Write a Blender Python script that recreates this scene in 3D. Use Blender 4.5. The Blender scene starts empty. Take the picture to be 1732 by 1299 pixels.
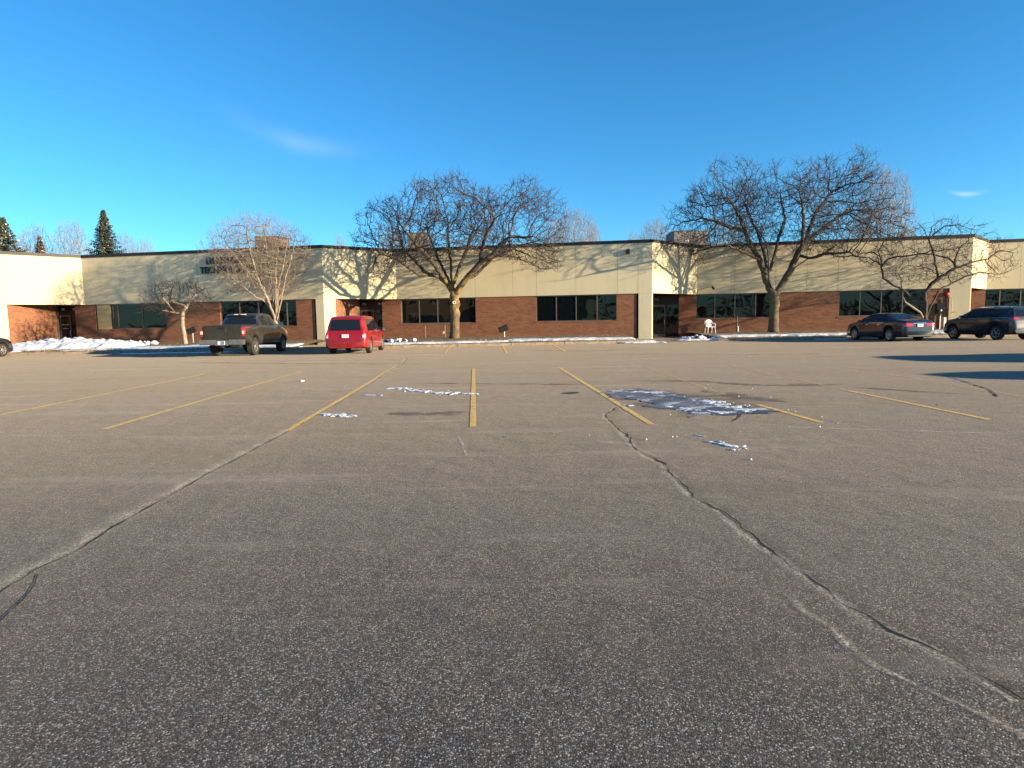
import bpy, bmesh, math, random
import numpy as np
from mathutils import Vector, Matrix
from mathutils.bvhtree import BVHTree
from mathutils import noise as mnoise

S = bpy.context.scene
COL = S.collection
R = math.radians

# ------------------------------------------------------------------ camera
F_PX, CAM_H, PITCH, ROLL = 1100.0, 1.45, 5.66, 1.0
IMW, IMH = 1732.0, 1299.0
cam_data = bpy.data.cameras.new("camera")
cam = bpy.data.objects.new("camera", cam_data)
COL.objects.link(cam)
cam_data.sensor_width = 36.0
cam_data.lens = 36.0 * F_PX / IMW
cam_data.clip_start = 0.05
cam_data.clip_end = 3000
CAM_ROT = (Matrix.Rotation(R(90 - PITCH), 3, 'X') @ Matrix.Rotation(R(-ROLL), 3, 'Z'))
cam.matrix_world = Matrix.Translation((0, 0, CAM_H)) @ CAM_ROT.to_4x4()
S.camera = cam

# ------------------------------------------------------------------ world, sun, exposure
SUN_EL = 10.5
SUN_AZ = Vector((0.929, -0.370))           # horizontal direction towards the sun
wld = bpy.data.worlds.new("World")
S.world = wld
wld.use_nodes = True
wn = wld.node_tree
for n in list(wn.nodes):
    wn.nodes.remove(n)
w_out = wn.nodes.new('ShaderNodeOutputWorld')
w_bg = wn.nodes.new('ShaderNodeBackground')
w_sky = wn.nodes.new('ShaderNodeTexSky')
w_sky.sky_type = 'NISHITA'
w_sky.sun_disc = False
w_sky.sun_elevation = R(SUN_EL)
w_sky.sun_rotation = math.atan2(SUN_AZ.x, SUN_AZ.y)
w_sky.altitude = 1500
w_sky.air_density = 1.0
w_sky.dust_density = 0.25
w_sky.ozone_density = 3.0
w_bg.inputs['Strength'].default_value = 0.10
w_hs = wn.nodes.new('ShaderNodeHueSaturation')
w_hs.inputs['Saturation'].default_value = 1.08
w_hs.inputs['Hue'].default_value = 0.5
w_hs.inputs['Value'].default_value = 1.0
w_gain = wn.nodes.new('ShaderNodeMix'); w_gain.data_type = 'RGBA'; w_gain.blend_type = 'MULTIPLY'
w_gain.inputs[0].default_value = 1.0
w_gain.inputs[7].default_value = (0.60, 0.93, 1.05, 1)
wn.links.new(w_sky.outputs[0], w_gain.inputs[6])
wn.links.new(w_gain.outputs[2], w_hs.inputs['Color'])
# two faint wisps of cirrus
w_tc = wn.nodes.new('ShaderNodeTexCoord')


def wmath(op, a, b=None, c=None):
    n = wn.nodes.new('ShaderNodeMath')
    n.operation = op
    for i, v in enumerate((a, b, c)):
        if v is None:
            continue
        if isinstance(v, (int, float)):
            n.inputs[i].default_value = v
        else:
            wn.links.new(v, n.inputs[i])
    return n.outputs[0]


def px_dir(px, py):
    v = CAM_ROT @ Vector(((px - IMW / 2) / F_PX, -(py - IMH / 2) / F_PX, -1.0))
    return v.normalized()


w_noise = wn.nodes.new('ShaderNodeTexNoise')
w_noise.inputs['Scale'].default_value = 14
w_noise.inputs['Detail'].default_value = 5
wn.links.new(w_tc.outputs['Generated'], w_noise.inputs['Vector'])


def wisp(p0, p1, wid, amt):
    a, b = px_dir(*p0), px_dir(*p1)
    c = ((a + b) / 2).normalized()
    u = (b - a).normalized()
    v = c.cross(u).normalized()
    half = (b - a).length / 2
    def dot(vec):
        n = wn.nodes.new('ShaderNodeVectorMath'); n.operation = 'DOT_PRODUCT'
        wn.links.new(w_tc.outputs['Generated'], n.inputs[0]); n.inputs[1].default_value = vec
        return n.outputs['Value']
    uu = wmath('DIVIDE', dot(u), half)
    bend = wmath('MULTIPLY', wmath('MULTIPLY', uu, uu), wid * 0.7)
    vv = wmath('DIVIDE', wmath('ADD', dot(v), bend), wid)
    q = wmath('ADD', wmath('MULTIPLY', uu, uu), wmath('MULTIPLY', vv, vv))
    e = wmath('EXPONENT', wmath('MULTIPLY', q, -1.6))
    nn = wmath('MULTIPLY', w_noise.outputs[0], 1.5)
    front = wmath('GREATER_THAN', dot(c), 0.5)
    return wmath('MULTIPLY', wmath('MULTIPLY', wmath('MULTIPLY', e, nn), amt), front)


w_mask = wmath('ADD', wisp((395, 212), (600, 268), 0.015, 0.15), wisp((1606, 328), (1662, 329), 0.0035, 0.42))
w_mix = wn.nodes.new('ShaderNodeMix')
w_mix.data_type = 'RGBA'
wn.links.new(w_mask, w_mix.inputs[0])
wn.links.new(w_hs.outputs[0], w_mix.inputs[6])
w_mix.inputs[7].default_value = (4.2, 4.6, 5.0, 1)
wn.links.new(w_mix.outputs[2], w_bg.inputs['Color'])
wn.links.new(w_bg.outputs[0], w_out.inputs['Surface'])

sun_d = bpy.data.lights.new("sun", 'SUN')
sun_d.energy = 5.0
sun_d.angle = R(0.55)
sun_d.color = (1.0, 0.80, 0.53)
sun = bpy.data.objects.new("sun", sun_d)
COL.objects.link(sun)
sdir = Vector((SUN_AZ.x * math.cos(R(SUN_EL)), SUN_AZ.y * math.cos(R(SUN_EL)), math.sin(R(SUN_EL)))).normalized()
sun.rotation_euler = sdir.to_track_quat('Z', 'Y').to_euler()

S.view_settings.view_transform = 'Standard'
S.view_settings.look = 'None'
S.view_settings.exposure = 1.35
S.view_settings.gamma = 1.0
S.render.engine = 'CYCLES'
S.render.resolution_x = 1024
S.render.resolution_y = 768


# ------------------------------------------------------------------ pixel helpers (photo pixel -> place in the world)
def G(px, py, z=0.0):
    d = px_dir(px, py)
    t = (z - CAM_H) / d.z
    return Vector((d.x * t, d.y * t, z))


def AtY(px, py, Y):
    d = px_dir(px, py)
    t = Y / d.y
    return Vector((d.x * t, Y, CAM_H + d.z * t))


def on_line(px, A, B, py=520):
    """distance along plan line A->B where the sight line of photo column px meets it"""
    d = px_dir(px, py)
    ax, ay = A[0], A[1]
    ux, uy = B[0] - A[0], B[1] - A[1]
    L = math.hypot(ux, uy)
    ux /= L; uy /= L
    return (ay * d.x - ax * d.y) / (ux * d.y - uy * d.x)


# ------------------------------------------------------------------ object helpers
def tag(o, label=None, cat=None, group=None, kind=None):
    if label: o['label'] = label
    if cat: o['category'] = cat
    if group: o['group'] = group
    if kind: o['kind'] = kind
    return o


def empty(name, loc=(0, 0, 0), rz=0.0, label=None, cat=None, group=None):
    o = bpy.data.objects.new(name, None)
    COL.objects.link(o)
    o.location = loc
    o.rotation_euler = (0, 0, rz)
    o.empty_display_size = 0.3
    return tag(o, label, cat, group)


def mesh_obj(name, verts, faces, mats, parent=None, smooth=False, midx=None, loc=None, rz=0.0, sharp=None):
    me = bpy.data.meshes.new(name)
    me.from_pydata([tuple(v) for v in verts], [], faces)
    if not isinstance(mats, (list, tuple)):
        mats = [mats]
    for m in mats:
        me.materials.append(m)
    if midx is not None:
        me.polygons.foreach_set('material_index', midx)
    if smooth:
        me.polygons.foreach_set('use_smooth', [True] * len(me.polygons))
        if sharp:
            me.set_sharp_from_angle(angle=R(sharp))
    me.update()
    o = bpy.data.objects.new(name, me)
    COL.objects.link(o)
    if parent: o.parent = parent
    if loc is not None: o.location = loc
    o.rotation_euler = (0, 0, rz)
    return o


class MB:
    """mesh collector"""
    def __init__(self):
        self.v = []; self.f = []; self.m = []

    def add(self, verts, faces, mi=0):
        b = len(self.v)
        self.v.extend([tuple(x) for x in verts])
        self.f.extend([tuple(i + b for i in f) for f in faces])
        self.m.extend([mi] * len(faces))

    def box(self, x0, x1, y0, y1, z0, z1, mi=0, bev=0.0, M=None):
        if bev <= 0:
            vs = [(x0, y0, z0), (x1, y0, z0), (x1, y1, z0), (x0, y1, z0), (x0, y0, z1), (x1, y0, z1), (x1, y1, z1), (x0, y1, z1)]
            fs = [(0, 3, 2, 1), (4, 5, 6, 7), (0, 1, 5, 4), (1, 2, 6, 5), (2, 3, 7, 6), (3, 0, 4, 7)]
        else:
            bm = bmesh.new()
            bmesh.ops.create_cube(bm, size=1)
            for v in bm.verts:
                v.co = Vector(((x0 + x1) / 2 + v.co.x * (x1 - x0), (y0 + y1) / 2 + v.co.y * (y1 - y0), (z0 + z1) / 2 + v.co.z * (z1 - z0)))
            bmesh.ops.bevel(bm, geom=bm.edges[:], offset=bev, segments=2, affect='EDGES')
            bm.verts.index_update()
            vs = [tuple(v.co) for v in bm.verts]
            fs = [tuple(v.index for v in f.verts) for f in bm.faces]
            bm.free()
        if M is not None:
            vs = [tuple(M @ Vector(v)) for v in vs]
        self.add(vs, fs, mi)

    def tube(self, pts, rad, n=6, mi=0, cap=True):
        pts = [Vector(p) for p in pts]
        if not isinstance(rad, (list, tuple)):
            rad = [rad] * len(pts)
        rings = []
        up = None
        for i, p in enumerate(pts):
            t = (pts[min(i + 1, len(pts) - 1)] - pts[max(i - 1, 0)]).normalized()
            if up is None:
                a = Vector((0, 0, 1)) if abs(t.z) < 0.9 else Vector((1, 0, 0))
                up = t.cross(a).normalized()
            up = (up - t * up.dot(t)).normalized()
            w = t.cross(up)
            rings.append([p + (up * math.cos(2 * math.pi * k / n) + w * math.sin(2 * math.pi * k / n)) * rad[i] for k in range(n)])
        vs = [v for r in rings for v in r]
        fs = []
        for i in range(len(pts) - 1):
            for k in range(n):
                a = i * n + k; b = i * n + (k + 1) % n
                fs.append((a, b, b + n, a + n))
        if cap:
            fs.append(tuple(range(n))[::-1])
            fs.append(tuple((len(pts) - 1) * n + k for k in range(n)))
        self.add(vs, fs, mi)

    def lathe(self, prof, n, center, axis='Y', mi=0):
        """prof: list of (r, h) ; closed along the profile"""
        c = Vector(center); vs = []; fs = []
        for k in range(n):
            a = 2 * math.pi * k / n
            for r, h in prof:
                if axis == 'Y':
                    vs.append(c + Vector((r * math.cos(a), h, r * math.sin(a))))
                else:
                    vs.append(c + Vector((r * math.cos(a), r * math.sin(a), h)))
        m = len(prof)
        for k in range(n):
            k2 = (k + 1) % n
            for i in range(m - 1):
                fs.append((k * m + i, k * m + i + 1, k2 * m + i + 1, k2 * m + i))
        self.add(vs, fs, mi)

    def build(self, name, mats, parent=None, smooth=False, loc=None, rz=0.0, sharp=None):
        return mesh_obj(name, self.v, self.f, mats, parent, smooth, self.m, loc, rz, sharp)


# ------------------------------------------------------------------ materials
def new_mat(name):
    m = bpy.data.materials.new(name)
    m.use_nodes = True
    nt = m.node_tree
    b = nt.nodes.get('Principled BSDF')
    return m, nt, b


def node(nt, typ, **kw):
    n = nt.nodes.new(typ)
    for k, v in kw.items():
        setattr(n, k, v)
    return n


def rgb(c):
    return (c[0], c[1], c[2], 1.0)


def simple(name, color, rough=0.6, metal=0.0, var=0.0, scale=8.0, bump=0.0, bscale=60.0, coat=0.0, spec=None, color2=None, lo=0.4, hi=0.6):
    m, nt, b = new_mat(name)
    b.inputs['Roughness'].default_value = rough
    b.inputs['Metallic'].default_value = metal
    if coat:
        b.inputs['Coat Weight'].default_value = coat
        b.inputs['Coat Roughness'].default_value = 0.04
    if spec is not None:
        b.inputs['Specular IOR Level'].default_value = spec
    tc = node(nt, 'ShaderNodeTexCoord')
    if var > 0 or color2:
        nz = node(nt, 'ShaderNodeTexNoise')
        nz.inputs['Scale'].default_value = scale
        nz.inputs['Detail'].default_value = 5
        nt.links.new(tc.outputs['Object'], nz.inputs['Vector'])
        rp = node(nt, 'ShaderNodeValToRGB')
        c2 = color2 if color2 else tuple(min(1, c * (1 + var)) for c in color)
        c1 = color if color2 else tuple(c * (1 - var) for c in color)
        rp.color_ramp.elements[0].position = lo; rp.color_ramp.elements[0].color = rgb(c1)
        rp.color_ramp.elements[1].position = hi; rp.color_ramp.elements[1].color = rgb(c2)
        nt.links.new(nz.outputs[0], rp.inputs[0])
        nt.links.new(rp.outputs[0], b.inputs['Base Color'])
    else:
        b.inputs['Base Color'].default_value = rgb(color)
    if bump > 0:
        nb = node(nt, 'ShaderNodeTexNoise')
        nb.inputs['Scale'].default_value = bscale
        nb.inputs['Detail'].default_value = 4
        nt.links.new(tc.outputs['Object'], nb.inputs['Vector'])
        bp = node(nt, 'ShaderNodeBump')
        bp.inputs['Strength'].default_value = bump
        bp.inputs['Distance'].default_value = 0.02
        nt.links.new(nb.outputs[0], bp.inputs['Height'])
        nt.links.new(bp.outputs[0], b.inputs['Normal'])
    return m


def mixc(nt, fac, a, b):
    n = node(nt, 'ShaderNodeMix'); n.data_type = 'RGBA'
    for i, v in ((0, fac), (6, a), (7, b)):
        if isinstance(v, (int, float)): n.inputs[i].default_value = v
        elif isinstance(v, tuple): n.inputs[i].default_value = rgb(v)
        else: nt.links.new(v, n.inputs[i])
    return n.outputs[2]


def ramp(nt, src, stops):
    n = node(nt, 'ShaderNodeValToRGB')
    els = n.color_ramp.elements
    while len(els) < len(stops): els.new(0.5)
    for e, (p, c) in zip(els, stops):
        e.position = p
        e.color = rgb(c) if isinstance(c, tuple) else (c, c, c, 1)
    nt.links.new(src, n.inputs[0])
    return n.outputs[0]


def noise_tex(nt, vec, scale, detail=4, rough=0.55, sx=None):
    if sx:
        mp = node(nt, 'ShaderNodeMapping'); mp.inputs['Scale'].default_value = sx
        nt.links.new(vec, mp.inputs[0]); vec = mp.outputs[0]
    n = node(nt, 'ShaderNodeTexNoise')
    n.inputs['Scale'].default_value = scale; n.inputs['Detail'].default_value = detail
    n.inputs['Roughness'].default_value = rough
    nt.links.new(vec, n.inputs['Vector'])
    return n.outputs[0]


def make_asphalt():
    m, nt, b = new_mat('asphalt')
    tc = node(nt, 'ShaderNodeTexCoord'); P = tc.outputs['Object']
    # aggregate stones
    vo = node(nt, 'ShaderNodeTexVoronoi'); vo.inputs['Scale'].default_value = 150
    nt.links.new(P, vo.inputs['Vector'])
    sep = node(nt, 'ShaderNodeSeparateColor'); nt.links.new(vo.outputs['Color'], sep.inputs[0])
    stone = ramp(nt, sep.outputs[0], [(0.0, (0.026, 0.025, 0.025)), (0.42, (0.080, 0.075, 0.070)), (0.72, (0.165, 0.152, 0.137)), (0.88, (0.33, 0.30, 0.26)), (1.0, (0.66, 0.60, 0.52))])
    edge = ramp(nt, vo.outputs['Distance'], [(0.30, 1.0), (0.75, 0.22)])
    mul = node(nt, 'ShaderNodeMix'); mul.data_type = 'RGBA'; mul.blend_type = 'MULTIPLY'; mul.inputs[0].default_value = 0.8
    nt.links.new(stone, mul.inputs[6]); nt.links.new(edge, mul.inputs[7])
    c = mul.outputs[2]
    # fine grit
    g = noise_tex(nt, P, 260, 2)
    c = mixc(nt, ramp(nt, g, [(0.55, 0.0), (0.75, 0.35)]), c, (0.20, 0.185, 0.165))
    # broad weathering : reddish brown / grey
    n1 = noise_tex(nt, P, 0.16, 6, 0.6)
    c = mixc(nt, ramp(nt, n1, [(0.42, 0.0), (0.64, 0.34)]), c, (0.170, 0.130, 0.098))
    n2 = noise_tex(nt, P, 0.45, 7, 0.65, (0.35, 1.2, 1))
    c = mixc(nt, ramp(nt, n2, [(0.52, 0.0), (0.68, 0.48)]), c, (0.050, 0.043, 0.040))
    # dusty pale salt traces
    n3 = noise_tex(nt, P, 0.8, 8, 0.7, (0.22, 1.4, 1))
    c = mixc(nt, ramp(nt, n3, [(0.55, 0.0), (0.70, 0.60)]), c, (0.30, 0.255, 0.205))
    # oil drips and small dark spots
    vd = node(nt, 'ShaderNodeTexVoronoi'); vd.inputs['Scale'].default_value = 0.9; vd.inputs['Randomness'].default_value = 1.0
    nt.links.new(P, vd.inputs['Vector'])
    spot = ramp(nt, vd.outputs['Distance'], [(0.03, 0.65), (0.13, 0.0)])
    gate = ramp(nt, noise_tex(nt, P, 0.35, 3), [(0.52, 0.0), (0.60, 1.0)])
    sm = node(nt, 'ShaderNodeMath', operation='MULTIPLY'); nt.links.new(spot, sm.inputs[0]); nt.links.new(gate, sm.inputs[1])
    c = mixc(nt, sm.outputs[0], c, (0.030, 0.027, 0.026))
    # fine branching hairline cracks
    vc = node(nt, 'ShaderNodeTexVoronoi'); vc.feature = 'DISTANCE_TO_EDGE'; vc.inputs['Scale'].default_value = 0.22
    wv = node(nt, 'ShaderNodeVectorMath', operation='ADD'); nt.links.new(P, wv.inputs[0])
    nn_ = node(nt, 'ShaderNodeTexNoise'); nn_.inputs['Scale'].default_value = 1.6; nn_.inputs['Detail'].default_value = 6; nt.links.new(P, nn_.inputs['Vector'])
    nt.links.new(nn_.outputs['Color'], wv.inputs[1]); nt.links.new(wv.outputs[0], vc.inputs['Vector'])
    hair = ramp(nt, vc.outputs['Distance'], [(0.0008, 0.7), (0.0025, 0.0)])
    g2 = ramp(nt, noise_tex(nt, P, 0.25, 3), [(0.50, 0.0), (0.58, 1.0)])
    hm = node(nt, 'ShaderNodeMath', operation='MULTIPLY'); nt.links.new(hair, hm.inputs[0]); nt.links.new(g2, hm.inputs[1])
    c = mixc(nt, hm.outputs[0], c, (0.022, 0.020, 0.020))
    # warm sheen pales the lot at grazing angles, standing in for sunlit grain
    nt.links.new(c, b.inputs['Base Color'])
    b.inputs['Roughness'].default_value = 0.9
    b.inputs['Specular IOR Level'].default_value = 0.25
    b.inputs['Sheen Weight'].default_value = 0.115
    b.inputs['Sheen Roughness'].default_value = 0.45
    b.inputs['Sheen Tint'].default_value = (1.0, 0.84, 0.62, 1)
    inv = ramp(nt, vo.outputs['Distance'], [(0.0, 1.0), (0.8, 0.0)])
    bp = node(nt, 'ShaderNodeBump'); bp.inputs['Strength'].default_value = 0.30; bp.inputs['Distance'].default_value = 0.005
    nt.links.new(inv, bp.inputs['Height'])
    bp2 = node(nt, 'ShaderNodeBump'); bp2.inputs['Strength'].default_value = 0.35; bp2.inputs['Distance'].default_value = 0.05
    nt.links.new(noise_tex(nt, P, 2.2, 5), bp2.inputs['Height'])
    nt.links.new(bp.outputs[0], bp2.inputs['Normal'])
    nt.links.new(bp2.outputs[0], b.inputs['Normal'])
    return m


def across(nt):
    """1 in the middle of a ribbon, 0 at its two edges"""
    uv = node(nt, 'ShaderNodeUVMap'); sp = node(nt, 'ShaderNodeSeparateXYZ'); nt.links.new(uv.outputs[0], sp.inputs[0])
    return ramp(nt, sp.outputs[0], [(0.0, 0.0), (0.5, 1.0), (1.0, 0.0)])


def make_alpha(name, color, rough, scale, lo, hi, amin=0.0, amax=1.0, color2=None, sx=None, bell=False):
    """worn coating that lets the surface below show through in patches"""
    m, nt, b = new_mat(name)
    tc = node(nt, 'ShaderNodeTexCoord'); P = tc.outputs['Object']
    a = ramp(nt, noise_tex(nt, P, scale, 8, 0.7, sx), [(lo, amin), (hi, amax)])
    if bell:
        mu = node(nt, 'ShaderNodeMath', operation='MULTIPLY'); nt.links.new(a, mu.inputs[0]); nt.links.new(across(nt), mu.inputs[1]); a = mu.outputs[0]
    nt.links.new(a, b.inputs['Alpha'])
    b.inputs['Roughness'].default_value = rough
    b.inputs['Sheen Weight'].default_value = 0.05; b.inputs['Sheen Roughness'].default_value = 0.45; b.inputs['Sheen Tint'].default_value = (1.0, 0.8, 0.5, 1)
    if color2:
        nt.links.new(mixc(nt, ramp(nt, noise_tex(nt, P, scale * 1.7, 4), [(0.4, 0.0), (0.6, 1.0)]), color, color2), b.inputs['Base Color'])
    else:
        b.inputs['Base Color'].default_value = rgb(color)
    return m


def make_grain(name, stops, amax, g0=0.45, g1=0.60):
    """speckled grit and painted crack shade that thins out over the surface below"""
    m, nt, b = new_mat(name)
    tc = node(nt, 'ShaderNodeTexCoord'); P = tc.outputs['Object']
    vo = node(nt, 'ShaderNodeTexVoronoi'); vo.inputs['Scale'].default_value = 125
    nt.links.new(P, vo.inputs['Vector'])
    sep = node(nt, 'ShaderNodeSeparateColor'); nt.links.new(vo.outputs['Color'], sep.inputs[0])
    nt.links.new(ramp(nt, sep.outputs[0], stops), b.inputs['Base Color'])
    a1 = ramp(nt, noise_tex(nt, P, 55, 4, 0.7), [(g0, 0.0), (g1, 1.0)])
    a2 = ramp(nt, noise_tex(nt, P, 3.5, 6, 0.7), [(0.36, 0.15), (0.60, amax)])
    mu = node(nt, 'ShaderNodeMath', operation='MULTIPLY'); nt.links.new(a1, mu.inputs[0]); nt.links.new(a2, mu.inputs[1])
    m3 = node(nt, 'ShaderNodeMath', operation='MULTIPLY'); nt.links.new(mu.outputs[0], m3.inputs[0]); nt.links.new(across(nt), m3.inputs[1])
    nt.links.new(m3.outputs[0], b.inputs['Alpha'])
    b.inputs['Sheen Weight'].default_value = 0.12; b.inputs['Sheen Roughness'].default_value = 0.45; b.inputs['Sheen Tint'].default_value = (1.0, 0.84, 0.62, 1)
    b.inputs['Roughness'].default_value = 0.95
    return m


def make_brick():
    m, nt, b = new_mat('brick')
    tc = node(nt, 'ShaderNodeTexCoord')
    sp = node(nt, 'ShaderNodeSeparateXYZ'); nt.links.new(tc.outputs['Object'], sp.inputs[0])
    cb = node(nt, 'ShaderNodeCombineXYZ'); nt.links.new(sp.outputs[0], cb.inputs[0]); nt.links.new(sp.outputs[2], cb.inputs[1])
    br = node(nt, 'ShaderNodeTexBrick')
    nt.links.new(cb.outputs[0], br.inputs['Vector'])
    br.inputs['Scale'].default_value = 1.0
    br.inputs['Brick Width'].default_value = 0.30
    br.inputs['Row Height'].default_value = 0.10
    br.inputs['Mortar Size'].default_value = 0.008
    br.inputs['Color1'].default_value = (0.29, 0.115, 0.052, 1)
    br.inputs['Color2'].default_value = (0.18, 0.070, 0.036, 1)
    br.inputs['Mortar'].default_value = (0.20, 0.13, 0.09, 1)
    n = noise_tex(nt, cb.outputs[0], 1.3, 5, 0.6, (1, 3, 1))
    c = mixc(nt, ramp(nt, n, [(0.45, 0.0), (0.7, 0.5)]), br.outputs[0], (0.33, 0.135, 0.055))
    n4 = noise_tex(nt, cb.outputs[0], 7, 3, 0.6, (0.5, 2, 1))
    c = mixc(nt, ramp(nt, n4, [(0.55, 0.0), (0.7, 0.6)]), c, (0.10, 0.038, 0.022))
    nt.links.new(c, b.inputs['Base Color'])
    b.inputs['Roughness'].default_value = 0.9
    bp = node(nt, 'ShaderNodeBump'); bp.inputs['Strength'].default_value = 0.5; bp.inputs['Distance'].default_value = 0.01
    nt.links.new(br.outputs['Fac'], bp.inputs['Height']); bp.invert = True
    nt.links.new(bp.outputs[0], b.inputs['Normal'])
    return m


def make_precast():
    m, nt, b = new_mat('precast_concrete')
    tc = node(nt, 'ShaderNodeTexCoord'); P = tc.outputs['Object']
    c = mixc(nt, ramp(nt, noise_tex(nt, P, 45, 3), [(0.42, 0.0), (0.66, 1.0)]), (0.60, 0.515, 0.33), (0.79, 0.685, 0.455))
    c = mixc(nt, ramp(nt, noise_tex(nt, P, 1.1, 6, 0.65, (1, 1, 0.35)), [(0.50, 0.0), (0.75, 0.45)]), c, (0.50, 0.43, 0.29))
    c = mixc(nt, ramp(nt, noise_tex(nt, P, 2.5, 5, 0.6, (1.4, 1.4, 0.10)), [(0.52, 0.0), (0.75, 0.16)]), c, (0.33, 0.29, 0.22))
    c = mixc(nt, ramp(nt, noise_tex(nt, P, 6, 6, 0.7, (1, 1, 0.6)), [(0.66, 0.0), (0.73, 0.5)]), c, (0.24, 0.21, 0.15))
    nt.links.new(c, b.inputs['Base Color'])
    b.inputs['Roughness'].default_value = 0.95
    b.inputs['Specular IOR Level'].default_value = 0.2
    bp = node(nt, 'ShaderNodeBump'); bp.inputs['Strength'].default_value = 0.5; bp.inputs['Distance'].default_value = 0.01
    nt.links.new(noise_tex(nt, P, 55, 3), bp.inputs['Height'])
    nt.links.new(bp.outputs[0], b.inputs['Normal'])
    return m


def make_glass(name='window_glass', tint=(0.004, 0.005, 0.006), wav=0.22, ior=1.40):
    m, nt, b = new_mat(name)
    b.inputs['Base Color'].default_value = rgb(tint)
    b.inputs['Roughness'].default_value = 0.015
    b.inputs['IOR'].default_value = ior
    tc = node(nt, 'ShaderNodeTexCoord')
    bp = node(nt, 'ShaderNodeBump'); bp.inputs['Strength'].default_value = wav; bp.inputs['Distance'].default_value = 0.03
    nt.links.new(noise_tex(nt, tc.outputs['Object'], 0.9, 1), bp.inputs['Height'])
    nt.links.new(bp.outputs[0], b.inputs['Normal'])
    return m


def make_snow():
    m, nt, b = new_mat('snow')
    tc = node(nt, 'ShaderNodeTexCoord'); P = tc.outputs['Object']
    c = mixc(nt, ramp(nt, noise_tex(nt, P, 9, 6, 0.7), [(0.55, 0.0), (0.70, 0.75)]), (0.78, 0.79, 0.81), (0.36, 0.32, 0.27))
    nt.links.new(c, b.inputs['Base Color'])
    b.inputs['Roughness'].default_value = 0.75
    bp = node(nt, 'ShaderNodeBump'); bp.inputs['Strength'].default_value = 0.7; bp.inputs['Distance'].default_value = 0.05
    nt.links.new(noise_tex(nt, P, 14, 5), bp.inputs['Height'])
    nt.links.new(bp.outputs[0], b.inputs['Normal'])
    return m


def make_ice():
    m, nt, b = new_mat('ice')
    tc = node(nt, 'ShaderNodeTexCoord'); P = tc.outputs['Object']
    n = ramp(nt, noise_tex(nt, P, 2.3, 9, 0.72, (0.7, 1.2, 1)), [(0.535, 0.0), (0.58, 0.8), (0.66, 1.0)])
    c = mixc(nt, ramp(nt, noise_tex(nt, P, 1.2, 4), [(0.4, 0.0), (0.6, 1.0)]), (0.085, 0.082, 0.078), (0.17, 0.165, 0.155))
    c = mixc(nt, n, c, (0.62, 0.64, 0.68))
    nt.links.new(c, b.inputs['Base Color'])
    nt.links.new(ramp(nt, n, [(0.0, 0.48), (1.0, 0.75)]), b.inputs['Roughness'])
    bp = node(nt, 'ShaderNodeBump'); bp.inputs['Strength'].default_value = 0.5; bp.inputs['Distance'].default_value = 0.02
    nt.links.new(n, bp.inputs['Height'])
    nt.links.new(bp.outputs[0], b.inputs['Normal'])
    return m


def make_bark(name, c1, c2, lichen=None, lz=(1.0, 4.2)):
    m, nt, b = new_mat(name)
    tc = node(nt, 'ShaderNodeTexCoord'); P = tc.outputs['Object']
    c = mixc(nt, ramp(nt, noise_tex(nt, P, 7, 6, 0.65, (2, 2, 0.5)), [(0.38, 0.0), (0.64, 1.0)]), c1, c2)
    if lichen:
        sp = node(nt, 'ShaderNodeSeparateXYZ'); nt.links.new(P, sp.inputs[0])
        mr = node(nt, 'ShaderNodeMapRange')
        nt.links.new(sp.outputs[2], mr.inputs[0])
        mr.inputs[1].default_value = lz[0]; mr.inputs[2].default_value = lz[1]
        zr = ramp(nt, mr.outputs[0], [(0.0, 0.25), (0.45, 1.0), (0.8, 1.0), (1.0, 0.0)])
        pt = ramp(nt, noise_tex(nt, P, 3.2, 5, 0.7), [(0.42, 0.0), (0.58, 0.85)])
        mu = node(nt, 'ShaderNodeMath', operation='MULTIPLY'); nt.links.new(zr, mu.inputs[0]); nt.links.new(pt, mu.inputs[1])
        c = mixc(nt, mu.outputs[0], c, lichen)
    nt.links.new(c, b.inputs['Base Color'])
    b.inputs['Roughness'].default_value = 0.9
    bp = node(nt, 'ShaderNodeBump'); bp.inputs['Strength'].default_value = 0.8; bp.inputs['Distance'].default_value = 0.03
    nt.links.new(noise_tex(nt, P, 14, 4, 0.6, (2, 2, 0.4)), bp.inputs['Height'])
    nt.links.new(bp.outputs[0], b.inputs['Normal'])
    return m


M_ASPH = make_asphalt()
M_BRICK = make_brick()
M_CAST = make_precast()
M_GLASS = make_glass()
M_SNOW = make_snow()
M_ICE = make_ice()
M_PAINT = make_alpha('yellow_paint', (0.90, 0.53, 0.11), 0.8, 11.0, 0.34, 0.54, 0.35, 0.96, (0.80, 0.47, 0.11))
M_FADED = make_alpha('faded_paint', (0.80, 0.46, 0.09), 0.85, 6.0, 0.42, 0.66, 0.06, 0.70)
M_SALT = make_alpha('salt_trace', (0.66, 0.58, 0.48), 0.9, 3.5, 0.36, 0.64, 0.0, 0.70, bell=True)
M_WET = make_alpha('damp_trace', (0.030, 0.026, 0.024), 0.55, 1.6, 0.36, 0.58, 0.0, 0.85, bell=True)
M_CRACK = simple('crack_dark', (0.012, 0.011, 0.011), 0.95)
M_WEAR = make_grain('crack_edge', [(0.0, (0.20, 0.16, 0.115)), (0.5, (0.50, 0.41, 0.29)), (1.0, (0.88, 0.77, 0.58))], 1.0, 0.36, 0.54)
M_CRACK_SHADE = make_grain('crack_shade', [(0.0, (0.02, 0.02, 0.022)), (0.6, (0.05, 0.05, 0.055)), (1.0, (0.16, 0.15, 0.14))], 0.8)  # dark grain for faint cracks and painted shade beside a crack
M_KERB = simple('kerb_concrete', (0.30, 0.23, 0.155), 0.9, var=0.18, scale=5, bump=0.4)
M_WALK = simple('walk_concrete', (0.24, 0.20, 0.165), 0.9, var=0.15, scale=3, bump=0.3)
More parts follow.
